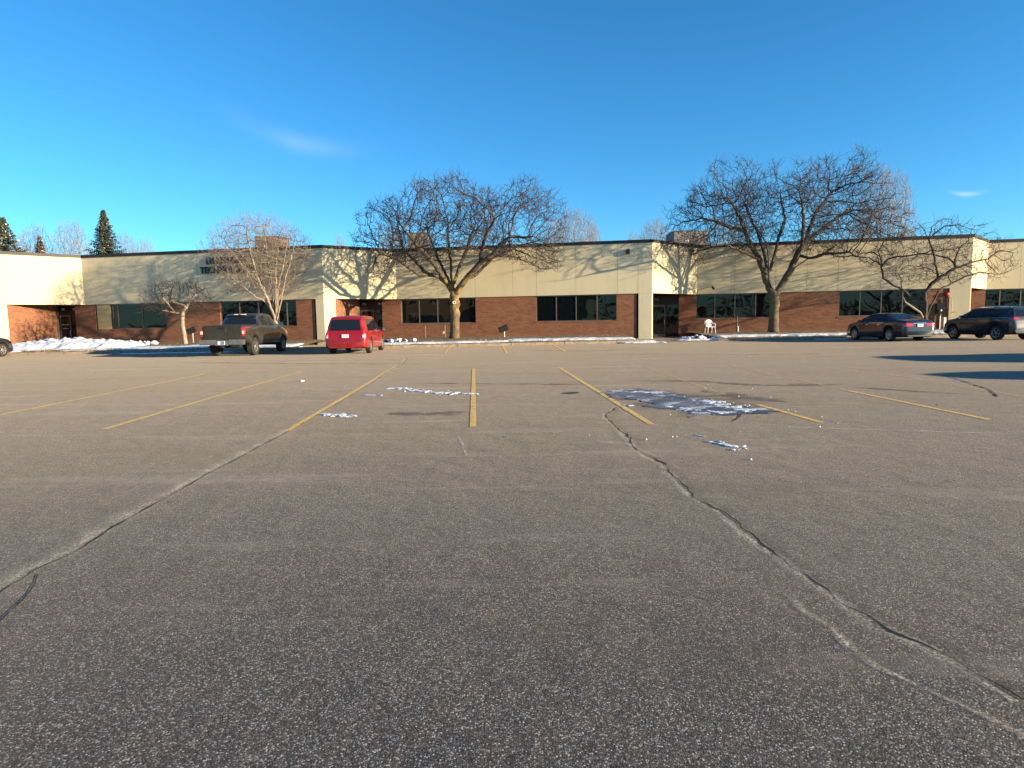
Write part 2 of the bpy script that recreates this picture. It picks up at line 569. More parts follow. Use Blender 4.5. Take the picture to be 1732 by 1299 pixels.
M_LAWN = simple('dormant_lawn', (0.085, 0.055, 0.033), 0.95, scale=9, color2=(0.25, 0.185, 0.105), lo=0.38, hi=0.62, bump=0.9, bscale=30)
M_GROUND = simple('far_ground', (0.16, 0.13, 0.09), 0.95, scale=0.3, color2=(0.30, 0.27, 0.22), bump=0.4, bscale=4)
M_COPE = simple('coping_metal', (0.022, 0.018, 0.016), 0.55, 0.2, var=0.15)
M_JOINT = simple('joint_dark', (0.17, 0.15, 0.115), 0.95)
M_FRAME = simple('window_frame_metal', (0.16, 0.125, 0.10), 0.5, 0.4)
M_DARKFR = simple('door_frame_metal', (0.018, 0.014, 0.012), 0.45, 0.3)
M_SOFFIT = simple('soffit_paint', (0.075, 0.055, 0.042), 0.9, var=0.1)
M_ROOF = simple('roof_gravel', (0.25, 0.23, 0.20), 0.95, var=0.2, scale=20)
M_YPANEL = simple('tan_panel', (0.46, 0.36, 0.155), 0.7, var=0.05)
M_BLACK = simple('black_plastic', (0.012, 0.012, 0.013), 0.45)
M_WHITE = simple('white_plastic', (0.78, 0.78, 0.76), 0.4)
M_LETTER = simple('letter_black', (0.012, 0.012, 0.014), 0.4)
M_NUM = simple('white_vinyl', (0.62, 0.60, 0.56), 0.6)
M_GREYM = simple('grey_metal', (0.28, 0.27, 0.26), 0.45, 0.6, var=0.1)
M_HVACB = simple('brown_unit', (0.105, 0.080, 0.066), 0.7, var=0.12, scale=3)
M_HVACG = simple('grey_unit', (0.17, 0.15, 0.14), 0.7, var=0.12, scale=3)
M_RED = simple('red_enamel', (0.45, 0.012, 0.010), 0.35)
M_BARK_A = make_bark('bark_locust', (0.050, 0.036, 0.027), (0.135, 0.100, 0.072), (0.42, 0.26, 0.045))
M_BARK_B = make_bark('bark_dark', (0.040, 0.031, 0.025), (0.115, 0.090, 0.068), (0.17, 0.14, 0.05), (-0.5, 5))
M_BARK_T = simple('bark_twig', (0.030, 0.023, 0.020), 0.85, scale=3, color2=(0.070, 0.053, 0.043))
M_BARK_P = make_bark('bark_pale', (0.20, 0.15, 0.105), (0.40, 0.32, 0.23))
M_BARK_PT = simple('bark_pale_twig', (0.20, 0.145, 0.105), 0.85, scale=3, color2=(0.32, 0.25, 0.19))
M_BARK_F = simple('bark_far', (0.16, 0.125, 0.10), 0.9, scale=2, color2=(0.33, 0.28, 0.235))
M_BARK_D = make_bark('bark_crab', (0.035, 0.026, 0.024), (0.10, 0.075, 0.06))
M_BARK_DT = simple('bark_crab_twig', (0.040, 0.028, 0.025), 0.85)
M_NEEDLE = simple('spruce_needles', (0.028, 0.038, 0.018), 0.8, scale=1.6, color2=(0.085, 0.085, 0.035))
M_NEEDLE_B = simple('rust_needles', (0.055, 0.030, 0.020), 0.8, scale=1.6, color2=(0.15, 0.085, 0.055))

# ================================================================== SETTING
def sheet(name, x0, x1, y0, y1, z, m, nx=1, ny=1, kind='structure'):
    vs = []; fs = []
    for j in range(ny + 1):
        for i in range(nx + 1):
            vs.append((x0 + (x1 - x0) * i / nx, y0 + (y1 - y0) * j / ny, z))
    for j in range(ny):
        for i in range(nx):
            a = j * (nx + 1) + i
            fs.append((a, a + 1, a + nx + 2, a + nx + 1))
    o = mesh_obj(name, vs, fs, m)
    return tag(o, kind=kind)


sheet('ground', -1500, 1500, -1500, 1500, -0.012, M_GROUND)
sheet('parking_lot', -90, 90, -60, 47.5, 0.0, M_ASPH)

KERB = [(-60, 33.6), (-40, 34.2), (-24, 34.9), (-15, 35.4), (-7, 35.9), (0, 36.5), (6, 37.0), (7.6, 37.3)]
KERB2 = [(12.2, 38.4), (13.4, 37.9), (20, 37.7), (30, 37.4), (60, 37.4)]


def kerb_y(x):
    xs = [p[0] for p in KERB + KERB2]; ys = [p[1] for p in KERB + KERB2]
    return float(np.interp(x, xs, ys))


# ------------------------------------------------------------------ building plan
N0 = (-34.15, 42.6); F0 = (-30.25, 46.6)
N1 = (-12.25, 43.0); F1 = (-8.0, 46.2)
N2 = (9.3, 43.1); F2 = (13.35, 47.0)
N3 = (30.4, 43.3); F3 = (34.1, 47.0)
N4 = (52.0, 43.4); FM = (-51.5, 46.4)
Z_SOF, Z_TOP = 3.02, 6.30
SEGS_F = [(FM, N0), (F0, N1), (F1, N2), (F2, N3), (F3, N4)]
SEGS_R = [(N0, F0), (N1, F1), (N2, F2), (N3, F3)]
front = [FM, N0, F0, N1, F1, N2, F2, N3, F3, N4]


def wall_y(x):
    return float(np.interp(x, [p[0] for p in front], [p[1] for p in front]))


# planting strip
def lawn_z(x, y):
    yk = kerb_y(x); yw = wall_y(x) - 0.2
    t = max(0, min(1, (y - yk - 0.2) / max(1, (yw - yk) * 0.7)))
    z = 0.135 + 0.20 * t
    return z + 0.03 * mnoise.noise(Vector((x * 0.9, y * 0.9, 3)))


def lawn(name, x0, x1, nx, y_extra=1.4):
    vs = []; fs = []
    ny = 14
    for i in range(nx + 1):
        x = x0 + (x1 - x0) * i / nx
        ya = kerb_y(x) + 0.14; yb = wall_y(x) + y_extra
        for j in range(ny + 1):
            y = ya + (yb - ya) * j / ny
            vs.append((x, y, lawn_z(x, y)))
    for i in range(nx):
        for j in range(ny):
            a = i * (ny + 1) + j
            fs.append((a, a + ny + 1, a + ny + 2, a + 1))
    # skirts at both ends down to the paving
    o = mesh_obj(name, vs, fs, M_LAWN, smooth=True)
    return tag(o, kind='structure')


lawn('lawn', -60, -33.0, 40)
lawn('lawn', -31.8, -11.8, 50, 0.6)
lawn('lawn', -9.6, 7.4, 50, 0.6)
lawn('lawn', 12.4, 60, 90, 0.6)


def ribbon_xy(name, pts, w, z0, z1, m, kind='structure', label=None, cat=None):
    """kerb like solid along plan polyline"""
    vs = []; fs = []
    n = len(pts)
    for i, p in enumerate(pts):
        a = Vector(pts[max(i - 1, 0)][:2]); b = Vector(pts[min(i + 1, n - 1)][:2])
        t = (b - a).normalized(); nr = Vector((-t.y, t.x))
        p = Vector(p[:2])
        q0 = p; q1 = p + nr * w
        vs += [(q0.x, q0.y, z0), (q0.x + nr.x * 0.02, q0.y + nr.y * 0.02, z1 - 0.02), (q0.x + nr.x * 0.045, q0.y + nr.y * 0.045, z1), (q1.x, q1.y, z1), (q1.x, q1.y, z0)]
    for i in range(n - 1):
        for k in range(4):
            a = i * 5 + k
            fs.append((a, a + 1, a + 6, a + 5))
    fs.append((0, 4, 3, 2, 1)); e = (n - 1) * 5
    fs.append((e, e + 1, e + 2, e + 3, e + 4))
    o = mesh_obj(name, vs, fs, m)
    return tag(o, label, cat, kind=kind)


def densify(pts, step):
    out = []
    for a, b in zip(pts[:-1], pts[1:]):
        a = Vector(a); b = Vector(b)
        n = max(1, int((b - a).length / step))
        for i in range(n):
            out.append(a + (b - a) * i / n)
    out.append(Vector(pts[-1]))
    return out


def chop(pts, length, gap):
    """cut a polyline into cast kerb lengths"""
    d = densify([(*p, 0) for p in pts], 0.1)
    segs = []; cur = [d[0]]; acc = 0
    for a, b in zip(d[:-1], d[1:]):
        acc += (b - a).length
        cur.append(b)
        if acc > length:
            segs.append(cur); cur = [b]; acc = 0
    if len(cur) > 2: segs.append(cur)
    return segs


kb = MB()
for line in (KERB, KERB2):
    for seg in chop(line, 3.0, 0.01):
        a = seg[0]; b = seg[-1]
        t = (b - a).normalized(); nr = Vector((-t.y, t.x, 0))
        a2 = a + t * 0.012; b2 = b - t * 0.012
        prof = [(0, -0.01), (0.02, 0.125), (0.045, 0.145), (0.155, 0.15), (0.155, -0.01)]
        vs = [p + nr * u + Vector((0, 0, v)) for p in (a2, b2) for u, v in prof]
        fs = [(k, k + 5, k + 6, k + 1) for k in range(4)] + [(0, 1, 2, 3, 4), (9, 8, 7, 6, 5)]
        kb.add(vs, fs)
tag(kb.build('kerb', M_KERB), kind='structure')

# concrete walks that reach the entrances
def walk(name, pts, z):
    vs = [(p[0], p[1], z) for p in pts]
    o = mesh_obj(name, vs, [tuple(range(len(pts)))], M_WALK)
    return tag(o, kind='structure')


walk('walkway', [(7.7, 37.0), (12.2, 38.0), (12.6, 42), (15.0, 46.4), (14.6, 49.5), (9.0, 49.5), (9.0, 43.3), (7.6, 42.0)], 0.006)
walk('walkway', [(-11.6, 36.0), (-9.7, 36.0), (-9.6, 42), (-7.0, 46.6), (-8.4, 48.6), (-12.6, 48.6), (-12.4, 43.3), (-11.7, 42.0)], 0.006)
walk('walkway', [(-33.2, 35.0), (-31.7, 35.0), (-31.6, 42), (-29.0, 46.8), (-31, 49), (-35, 49), (-34.2, 43.0), (-33.1, 42.0)], 0.006)

# ------------------------------------------------------------------ the building
bld = empty('office_building', (0, 44.5, 0), 0, 'long low brick and cream concrete office building with sawtooth front', 'building')
B_INV = Matrix.Translation((0, -44.5, 0))


def frame_of(A, B):
    a = Vector((A[0], A[1], 0)); b = Vector((B[0], B[1], 0))
    d = b - a
    return a, math.atan2(d.y, d.x), d.length


def wpart(mb, name, mats, A, ang, parent=None, smooth=False):
    """mesh in wall coordinates: x along the wall, y into the building, z up"""
    o = mb.build(name, mats, parent or bld, smooth)
    if parent is None:
        o.location = (A[0], A[1] - 44.5, 0); o.rotation_euler = (0, 0, ang)
    return o


def make_window(A, B, s0, s1, z0, z1, mull, inset=0.14, base=None):
    """ribbon window between s0 and s1: frame part with pane sub-parts"""
    a, ang, L = frame_of(A, B)
    y0 = inset
    f = MB(); t = 0.055
    f.box(s0, s1, y0 - 0.02, y0 + 0.08, z0, z0 + t)
    f.box(s0, s1, y0 - 0.02, y0 + 0.08, z1 - t, z1)
    f.box(s0, s0 + t, y0 - 0.02, y0 + 0.08, z0 + t, z1 - t)
    f.box(s1 - t, s1, y0 - 0.02, y0 + 0.08, z0 + t, z1 - t)
    edges = [s0] + list(mull) + [s1]
    for mm in mull:
        f.box(mm - 0.035, mm + 0.035, y0 - 0.02, y0 + 0.08, z0 + t, z1 - t)
    w = wpart(f, 'window', M_FRAME, a, ang)
    for u0, u1 in zip(edges[:-1], edges[1:]):
        g = MB()
        g.box(u0 + 0.03, u1 - 0.03, y0 + 0.02, y0 + 0.04, z0 + 0.03, z1 - 0.03)
        g.build('pane', M_GLASS, w)
    sl = MB()
    sl.box(s0 - 0.10, s1 + 0.10, y0 - 0.10, y0 + 0.0, z0 - 0.09, z0 - 0.002)
    sl.build('sill', M_BRICK, w)
    return w


def brick_run(A, B, s0, s1, openings, z0=-0.05, z1=Z_SOF - 0.004, y0=0.06, th=0.3):
    a, ang, L = frame_of(A, B)
    b = MB(); cur = s0
    for (o0, o1, oz0, oz1) in openings:
        if o0 > cur: b.box(cur, o0, y0, y0 + th, z0, z1)
        b.box(max(o0, cur), o1, y0, y0 + th, z0, oz0)
        if oz1 < z1: b.box(max(o0, cur), o1, y0, y0 + th, oz1, z1)
        cur = o1
    if cur < s1: b.box(cur, s1, y0, y0 + th, z0, z1)
    return wpart(b, 'brick_wall', M_BRICK, a, ang)


def fascia(A, B, joints, s_in=0.0, s_out=0.0, cope_in=0.0, cope_out=0.0):
    a, ang, L = frame_of(A, B)
    b = MB()
    js = [j for j in joints if 0.3 < j < L - 0.3]
    edges = [s_in] + js + [L + s_out]
    for u0, u1 in zip(edges[:-1], edges[1:]):
        e0 = 0.008 if u0 != s_in else 0; e1 = 0.008 if u1 != L + s_out else 0
        b.box(u0 + e0, u1 - e1, 0, 0.22, Z_SOF, Z_TOP)
    b2 = MB()
    b2.box(s_in + 0.01, L + s_out - 0.01, 0.015, 0.21, Z_SOF + 0.01, Z_TOP - 0.01)
    o = wpart(b, 'fascia', M_CAST, a, ang)
    b2.build('panel_joint', M_JOINT, o)
    c = MB()
    c.box(s_in + cope_in - 0.0, L + s_out + cope_out, -0.05, 0.30, Z_TOP + 0.002, Z_TOP + 0.20)
    wpart(c, 'roof_coping', M_COPE, a, ang)
    return o


def column(A, B, s0, s1, z0=-0.05):
    a, ang, L = frame_of(A, B)
    b = MB(); b.box(s0, s1, 0, 0.6, z0, Z_SOF - 0.006)
    o = wpart(b, 'column', M_CAST, a, ang)
    return o


def text_mesh(txt, size, extrude, bold=0.0, align='CENTER'):
    cu = bpy.data.curves.new('lettering', 'FONT')
    cu.body = txt; cu.size = size; cu.extrude = extrude; cu.offset = bold
    cu.align_x = align; cu.align_y = 'CENTER'; cu.resolution_u = 3
    o = bpy.data.objects.new('lettering', cu); COL.objects.link(o)
    dg = bpy.context.evaluated_depsgraph_get(); dg.update()
    me = bpy.data.meshes.new_from_object(o.evaluated_get(dg))
    bpy.data.objects.remove(o); bpy.data.curves.remove(cu)
    return me


def put_text(name, txt, size, m, A, ang, s, y, z, parent=None, bold=0.0, ext=0.02, sx=1.0):
    me = text_mesh(txt, size, ext, bold)
    me.materials.clear(); me.materials.append(m)
    M = Matrix.Translation((s, y, z)) @ Matrix.Rotation(R(90), 4, 'X') @ Matrix.Diagonal((sx, 1, 1, 1))
    me.transform(M)
    o = bpy.data.objects.new(name, me); COL.objects.link(o)
    o.parent = parent or bld
    if parent is None:
        o.location = (A[0], A[1] - 44.5, 0); o.rotation_euler = (0, 0, ang)
    return o


def make_door(A, ang, s0, s1, y, nums, handle_side=1, lines=False, transom=2.32):
    """glazed entrance: frame, door leaf with handle, side light"""
    f = MB(); z1 = Z_SOF - 0.02; t = 0.05
    f.box(s0, s1, y, y + 0.1, transom, transom + 0.10)
    f.box(s0, s0 + t, y, y + 0.1, 0.01, transom)
    f.box(s1 - t, s1, y, y + 0.1, 0.01, transom)
    f.box(s0, s1, y + 0.01, y + 0.09, transom + 0.10, z1)
    dw = min(1.02, (s1 - s0) * 0.56)
    sm = s0 + t + dw
    f.box(sm, sm + t, y, y + 0.1, 0.01, transom)
    fr = wpart(f, 'entrance', M_DARKFR, A, ang)
    g = MB(); g.box(sm + t, s1 - t, y + 0.04, y + 0.06, 0.02, transom)
    g.build('side_light', M_GLASS, fr)
    d = MB(); w = 0.07
    d.box(s0 + t + 0.005, sm - 0.005, y + 0.005, y + 0.05, 0.02, 0.20)
    d.box(s0 + t + 0.005, sm - 0.005, y + 0.005, y + 0.05, transom - 0.11, transom - 0.01)
    d.box(s0 + t + 0.005, s0 + t + w, y + 0.005, y + 0.05, 0.20, transom - 0.11)
    d.box(sm - w, sm - 0.005, y + 0.005, y + 0.05, 0.20, transom - 0.11)
    d.box(s0 + t + w, sm - w, y + 0.02, y + 0.035, 0.20, transom - 0.11, 1)
    d.build('door', [M_FRAME if handle_side > 0 else M_DARKFR, M_GLASS], fr)
    h = MB()
    h.tube([(sm - 0.04, y - 0.0, 0.85), (sm - 0.04, y - 0.06, 0.88), (sm - 0.04, y - 0.06, 1.22), (sm - 0.04, y, 1.25)], 0.018, 6)
    h.build('door_handle', M_NUM, fr)
    if lines:
        l = MB(); rr = random.Random(4)
        for zz, ww, hh in ((1.62, 0.62, 0.05), (1.34, 0.45, 0.04)):
            x = s0 + t + 0.06 + (0.75 - ww) / 2; xe = x + ww
            while x < xe:
                q = rr.uniform(0.03, 0.07)
                l.box(x, x + q, y + 0.012, y + 0.018, zz, zz + hh * rr.uniform(0.7, 1.0)); x += q + 0.015
            l.build('door_lettering', M_NUM, fr); l = MB()
    for txt, s in nums:
        put_text('address_number', txt, 0.20, M_NUM, A, ang, s, y - 0.012, (transom + z1) / 2 + 0.06, fr, 0.004, 0.004)
    return fr


# fascias of the long faces and the returns
def jl(A, B, pxs):
    return [on_line(p, A, B, 460) for p in pxs]


fascia(FM, N0, [4.5, 9, 13.5], 0, 0)
fascia(F0, N1, jl(F0, N1, [209, 269, 334, 404, 470, 503, 535]), 0.0)
fascia(F1, N2, jl(F1, N2, [740, 803, 867, 907, 974, 1044, 1079]), 0.0)
fascia(F2, N3, jl(F2, N3, [1243, 1312, 1365, 1418, 1490, 1567, 1605]), 0.0)
fascia(F3, N4, jl(F3, N4, [1726]) + [9.0, 13.5], 0.0)
for (A, B), jn in zip(SEGS_R, ([jl(N0, F0, [5])[0]], [0.95], [0.95], [0.95])):
    a, ang, L = frame_of(A, B)
    fascia(A, B, jn, 0.02, -0.004, 0.0, 0.0)

# recess plane behind each long face (direction of the face, set back 0.25 m)
def alcove(A_ret, B_ret, F, N, nxt_px_door0, nxt_px_door1, pil, nums, handle_side=1, lines=False, side=True):
    """entry recess below a return: pilaster, lit side wall, door wall, brick stub"""
    a, ang, L = frame_of(F, N)
    u = Vector((math.cos(ang), math.sin(ang), 0)); n_in = Vector((-math.sin(ang), math.cos(ang), 0))
    s_d0 = on_line(nxt_px_door0, (a + n_in * 0.25)[:2], (a + n_in * 0.25 + u)[:2])
    s_d1 = on_line(nxt_px_door1, (a + n_in * 0.25)[:2], (a + n_in * 0.25 + u)[:2])
    ra, rang, rL = frame_of(A_ret, B_ret)
    ru = Vector((math.cos(rang), math.sin(rang), 0))
    b = MB(); b.box(0.0, pil, 0.0, 0.35, -0.05, Z_SOF - 0.006)
    o = wpart(b, 'column', M_CAST, ra, rang)
    # side wall of the recess
    P = ra + ru * pil + Vector((0, 0.05, 0))
    Q = a + u * s_d0 + n_in * 0.28
    pa, pang, pL = frame_of(P, Q)
    b = MB(); b.box(0, pL - 0.16, 0.0, 0.25, -0.05, Z_SOF - 0.006)
    wpart(b, 'brick_wall', M_BRICK, pa, pang)
    b = MB(); b.box(pL - 0.15, pL - 0.02, -0.02, 0.2, 0.0, Z_SOF - 0.006)
    wpart(b, 'door_post', M_FRAME, pa, pang)
    make_door(a, ang, s_d0, s_d1, 0.30, [(t, s_d0 + (s_d1 - s_d0) * k) for t, k in nums], handle_side, lines)
    # brick stub from the door to the start of the long face
    b = MB(); b.box(s_d1, 0.0, 0.06, 0.55, -0.05, Z_SOF - 0.004)
    wpart(b, 'brick_wall', M_BRICK, a, ang)
    # soffit
    rin = Vector((-ru.y, ru.x, 0)) * 0.08
    poly = [ra + rin, Vector((B_ret[0], B_ret[1], 0)) + rin, a + n_in * 0.3, a + u * (s_d0 - 0.3) + n_in * 0.6, P + Vector((-0.6, 0.8, 0))]
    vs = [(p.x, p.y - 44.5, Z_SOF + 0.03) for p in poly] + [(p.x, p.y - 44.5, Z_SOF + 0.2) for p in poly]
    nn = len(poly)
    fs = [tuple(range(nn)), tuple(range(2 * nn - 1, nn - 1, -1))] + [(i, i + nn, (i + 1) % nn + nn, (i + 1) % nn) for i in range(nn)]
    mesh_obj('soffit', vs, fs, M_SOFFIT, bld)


alcove(N0, F0, F0, N1, 97, 130, 1.15, [("798", 0.25), ("800", 0.85)], 1, True)
alcove(N1, F1, F1, N2, 608, 648, 0.80, [("776", 0.20), ("784", 0.85)])
alcove(N2, F2, F2, N3, 1100, 1148, 0.10, [("792", 0.22)])
alcove(N3, F3, F3, N4, 1600, 1634, 0.14, [("808", 0.3)])

# soffit strip under the long faces (fascia stands 0.25 m proud of the brick)
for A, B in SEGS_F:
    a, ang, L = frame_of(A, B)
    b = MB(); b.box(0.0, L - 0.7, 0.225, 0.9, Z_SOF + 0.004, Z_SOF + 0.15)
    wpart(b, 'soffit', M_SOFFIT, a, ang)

Z_W = 1.27
def WS(px, F, N, py=528):
    a, ang, L = frame_of(F, N)
    n_in = Vector((-math.sin(ang), math.cos(ang), 0)) * 0.10; u = Vector((math.cos(ang), math.sin(ang), 0))
    return on_line(px, (a + n_in)[:2], (a + n_in + u)[:2], py)


# face 1 (F0 -> N1)
s = lambda p: WS(p, F0, N1)
L1 = frame_of(F0, N1)[2]
w1 = (s(190), s(281), Z_W, Z_SOF - 0.02); w2 = (s(373), s(502), Z_W, Z_SOF - 0.02)
yp = (s(162), s(190), Z_W, Z_SOF - 0.02)
brick_run(F0, N1, 0, s(533), [yp, w1, w2])
make_window(F0, N1, w1[0], w1[1], w1[2], w1[3], [s(199), s(240)])
make_window(F0, N1, w2[0], w2[1], w2[2], w2[3], [s(405), s(437), s(470), s(485)])
a, ang, L = frame_of(F0, N1)
for q0, q1 in ((yp[0], yp[0] + 0.13), (yp[1] - 0.12, yp[1])):
    b = MB(); b.box(q0, q1, 0.10, 0.2, Z_W, Z_SOF - 0.02); wpart(b, 'panel_frame', M_DARKFR, a, ang)
b = MB(); b.box(yp[0] + 0.13, yp[1] - 0.12, 0.085, 0.14, Z_W, Z_SOF - 0.02); wpart(b, 'infill_panel', M_YPANEL, a, ang)
column(F0, N1, s(536), L1)
# face 2 (F1 -> N2)
s = lambda p: WS(p, F1, N2)
L2 = frame_of(F1, N2)[2]
w1 = (s(679), s(805), Z_W, Z_SOF - 0.02); w2 = (s(907), s(1043), Z_W, Z_SOF - 0.02)
brick_run(F1, N2, 0, s(1077), [w1, w2])
make_window(F1, N2, *w1, [s(709), s(740), s(772)])
make_window(F1, N2, *w2, [s(941), s(974.5), s(1010)])
column(F1, N2, on_line(1080, F1, N2), L2)
# face 3 (F2 -> N3)
s = lambda p: WS(p, F2, N3)
L3 = frame_of(F2, N3)[2]
w1 = (s(1175), s(1303), Z_W, Z_SOF - 0.02); w2 = (s(1418), s(1567), Z_W, Z_SOF - 0.02)
brick_run(F2, N3, 0, s(1601), [w1, w2])
make_window(F2, N3, *w1, [s(1209), s(1243), s(1278)])
make_window(F2, N3, *w2, [s(1454), s(1490), s(1526)])
column(F2, N3, on_line(1605, F2, N3), L3)
# face 4 (F3 -> N4) runs out of the picture
s = lambda p: WS(p, F3, N4)
w1 = (s(1656), s(1656) + 5.6, Z_W, Z_SOF - 0.02)
brick_run(F3, N4, 0, frame_of(F3, N4)[2] - 1.2, [w1])
make_window(F3, N4, *w1, [s(1690), s(1725), s(1725) + 1.4])
column(F3, N4, frame_of(F3, N4)[2] - 1.1, frame_of(F3, N4)[2])
# face 0 (left, outside the picture)
brick_run(FM, N0, 0, frame_of(FM, N0)[2] - 1.2, [])
column(FM, N0, frame_of(FM, N0)[2] - 1.1, frame_of(FM, N0)[2])
# roof deck, ends and back
poly = [(p[0], p[1] + 0.12) for p in front] + [(52.0, 82), (-51.5, 82)]
vs = [(p[0], p[1] - 44.5, 6.12) for p in poly]
mesh_obj('roof', vs, [tuple(range(len(poly)))], M_ROOF, bld)
b = MB(); b.box(-51.5, 52.0, 37.5, 37.8, -0.05, 6.3); b.box(51.7, 52.0, -0.6, 37.5, -0.05, 6.3); b.box(-51.5, -51.2, 2.3, 37.5, -0.05, 6.3)
mesh_obj('rear_wall', b.v, b.f, M_CAST, bld)

# sign lettering on face 1
a, ang, L = frame_of(F0, N1)
c1 = on_line(383, F0, N1, 440); c2 = on_line(385, F0, N1, 455)
p = AtY(383, 442, 45.4)
put_text('sign_lettering', "LIGHTSPEED", 0.60, M_LETTER, a, ang, c1, -0.05, 5.72, None, 0.018, 0.05, 0.92)
put_text('sign_lettering', "TECHNOLOGIES", 0.60, M_LETTER, a, ang, c2, -0.05, 5.10, None, 0.018, 0.05, 0.92)

# wall lamp
a, ang, L = frame_of(F1, N2)
s1 = on_line(1062, F1, N2, 428)
wl = empty('wall_lamp', (*(a + Vector((math.cos(ang), math.sin(ang), 0)) * s1)[:2], 5.75), ang, 'small black box lamp high on the cream wall left of the middle entrance', 'lamp')
b = MB(); b.box(-0.12, 0.12, -0.17, -0.003, -0.16, 0.16, 0, 0.02); b.build('lamp_housing', M_BLACK, wl)
b = MB(); b.box(-0.10, 0.10, -0.15, -0.03, -0.18, -0.162); b.build('lens', M_GREYM, wl)
# bracket light near F2
a, ang, L = frame_of(F2, N3)
wl = empty('wall_spotlight', (*(a + Vector((math.cos(ang), math.sin(ang), 0)) * 0.05)[:2], 3.2), ang, 'small dark spotlight on a long bent arm above the window right of the middle entrance', 'spotlight')
b = MB(); b.tube([(0.0, -0.03, -0.1), (0.02, -0.25, 0.15), (0.5, -0.35, 0.24), (0.98, -0.40, 0.30)], 0.018, 6); b.build('arm', M_DARKFR, wl)
b = MB(); b.tube([(0.95, -0.40, 0.34), (1.02, -0.42, 0.26), (1.08, -0.44, 0.12)], [0.05, 0.075, 0.09], 8); b.build('lamp_head', M_DARKFR, wl)

# rooftop units
def hvac(px0, px1, py_top, Y, depth, m, label):
    p0 = AtY(px0, py_top, Y); p1 = AtY(px1, py_top, Y)
    w = p1.x - p0.x; h = (p0.z + p1.z) / 2 - 6.12
    r = empty('rooftop_unit', ((p0.x + p1.x) / 2, Y + depth / 2, 6.12), 0.02, label, 'rooftop unit', 'units on the roof')
    b = MB(); b.box(-w / 2, w / 2, -depth / 2, depth / 2, 0.1, h, 0, 0.03); b.build('casing', m, r)
    b = MB(); b.box(-w / 2 - 0.03, w / 2 + 0.03, -depth / 2 - 0.03, depth / 2 + 0.03, h - 0.005, h + 0.05); b.build('lid', M_GREYM, r)
    b = MB(); b.box(-0.03, 0.0, -depth / 2 - 0.008, -depth / 2 + 0.02, 0.2, h - 0.06)
    for k in range(5):
        b.box(w * 0.22, w * 0.42, -depth / 2 - 0.02, -depth / 2 + 0.02, 0.25 + k * 0.09, 0.30 + k * 0.09)
    b.build('louvre', M_DARKFR, r)
    b = MB(); b.box(-w * 0.15, -w * 0.05, -depth / 2 - 0.03, -depth / 2 + 0.02, h * 0.62, h * 0.70); b.build('service_box', M_NUM, r); b = MB(); b.box(w * 0.38, w * 0.45, -depth / 2 - 0.25, -depth / 2, 0.1, h * 0.45); b.build('service_box', M_NUM, r)
    return r


hvac(1139, 1196, 391, 55, 2.5, M_HVACG, 'large grey rooftop unit above the middle entrance')
hvac(430, 474, 400, 53, 2.2, M_HVACB, 'brown rooftop unit behind the pale tree by the pickup')
hvac(688, 722, 394, 54, 2.2, M_HVACG, 'rooftop unit showing through the crown of the tree by the red minivan')

# ================================================================== MARKINGS, CRACKS, TRACES
def strip(name, pxs, w, z, m, jitter=0.0, wj=0.0, seed=0, off=0.0, step=0.12, sub=True, taper=False):
    """flat ribbon on the lot along photo points"""
    pts = [G(x, y) for x, y in pxs]
    d = densify(pts, step)
    rr = random.Random(seed)
    vs = []; fs = []; n = len(d)
    for i, p in enumerate(d):
        t = (d[min(i + 1, n - 1)] - d[max(i - 1, 0)]).normalized(); nr = Vector((-t.y, t.x, 0))
        j = mnoise.noise(Vector((i * step * 1.6, seed * 7.1, 0))) * jitter + mnoise.noise(Vector((i * step * 7.0, seed * 3.1, 5))) * jitter * 0.8
        ww = w * max(0.35, 1 + wj * (mnoise.noise(Vector((i * step * 5.0, seed * 1.7, 9))) * 1.6))
        if taper: ww *= max(0.12, min(1, 6 * min(i, n - 1 - i) / n))
        c = p + nr * (j + off)
        a = c + nr * ww / 2; b = c - nr * ww / 2
        vs += [(a.x, a.y, z), (b.x, b.y, z)]
    for i in range(n - 1):
        fs.append((2 * i, 2 * i + 1, 2 * i + 3, 2 * i + 2))
    o = mesh_obj(name, vs, fs, m)
    uvl = o.data.uv_layers.new(name='UVMap')
    for lp in o.data.loops:
        uvl.data[lp.index].uv = (0.0 if lp.vertex_index % 2 == 0 else 1.0, (lp.vertex_index // 2) * step)
    return tag(o, kind='structure')


PL = [((0, 702), (345, 633)), ((176, 726), (510, 628)), ((486, 729), (668, 620)), ((800, 722), (801, 624)), ((1102, 718), (946, 622)),
      ((1390, 715), (1280, 684)), ((1673, 710), (1435, 661))]
for i, (p0, p1) in enumerate(PL):
    strip('parking_line', [p0, p1], 0.088, 0.004, M_PAINT, 0.004, 0.05, i)
for i, (p0, p1) in enumerate([((1225, 668), (1088, 620)), ((1435, 661), (1228, 617)), ((210, 633), (20, 664)), ((0, 663), (600, 660.5)), ((860, 655), (1050, 654)),
                              ((762, 585.5), (752, 598)), ((850, 584), (857, 598)), ((936, 583), (957, 595)), ((700, 589), (672, 600)),
                              ((1732, 672), (1415, 618)), ((345, 633), (480, 627))]):
    strip('parking_line', [p0, p1], 0.10, 0.0045, M_FADED if i not in (5, 6, 7) else M_PAINT, 0.006, 0.1, 20 + i)

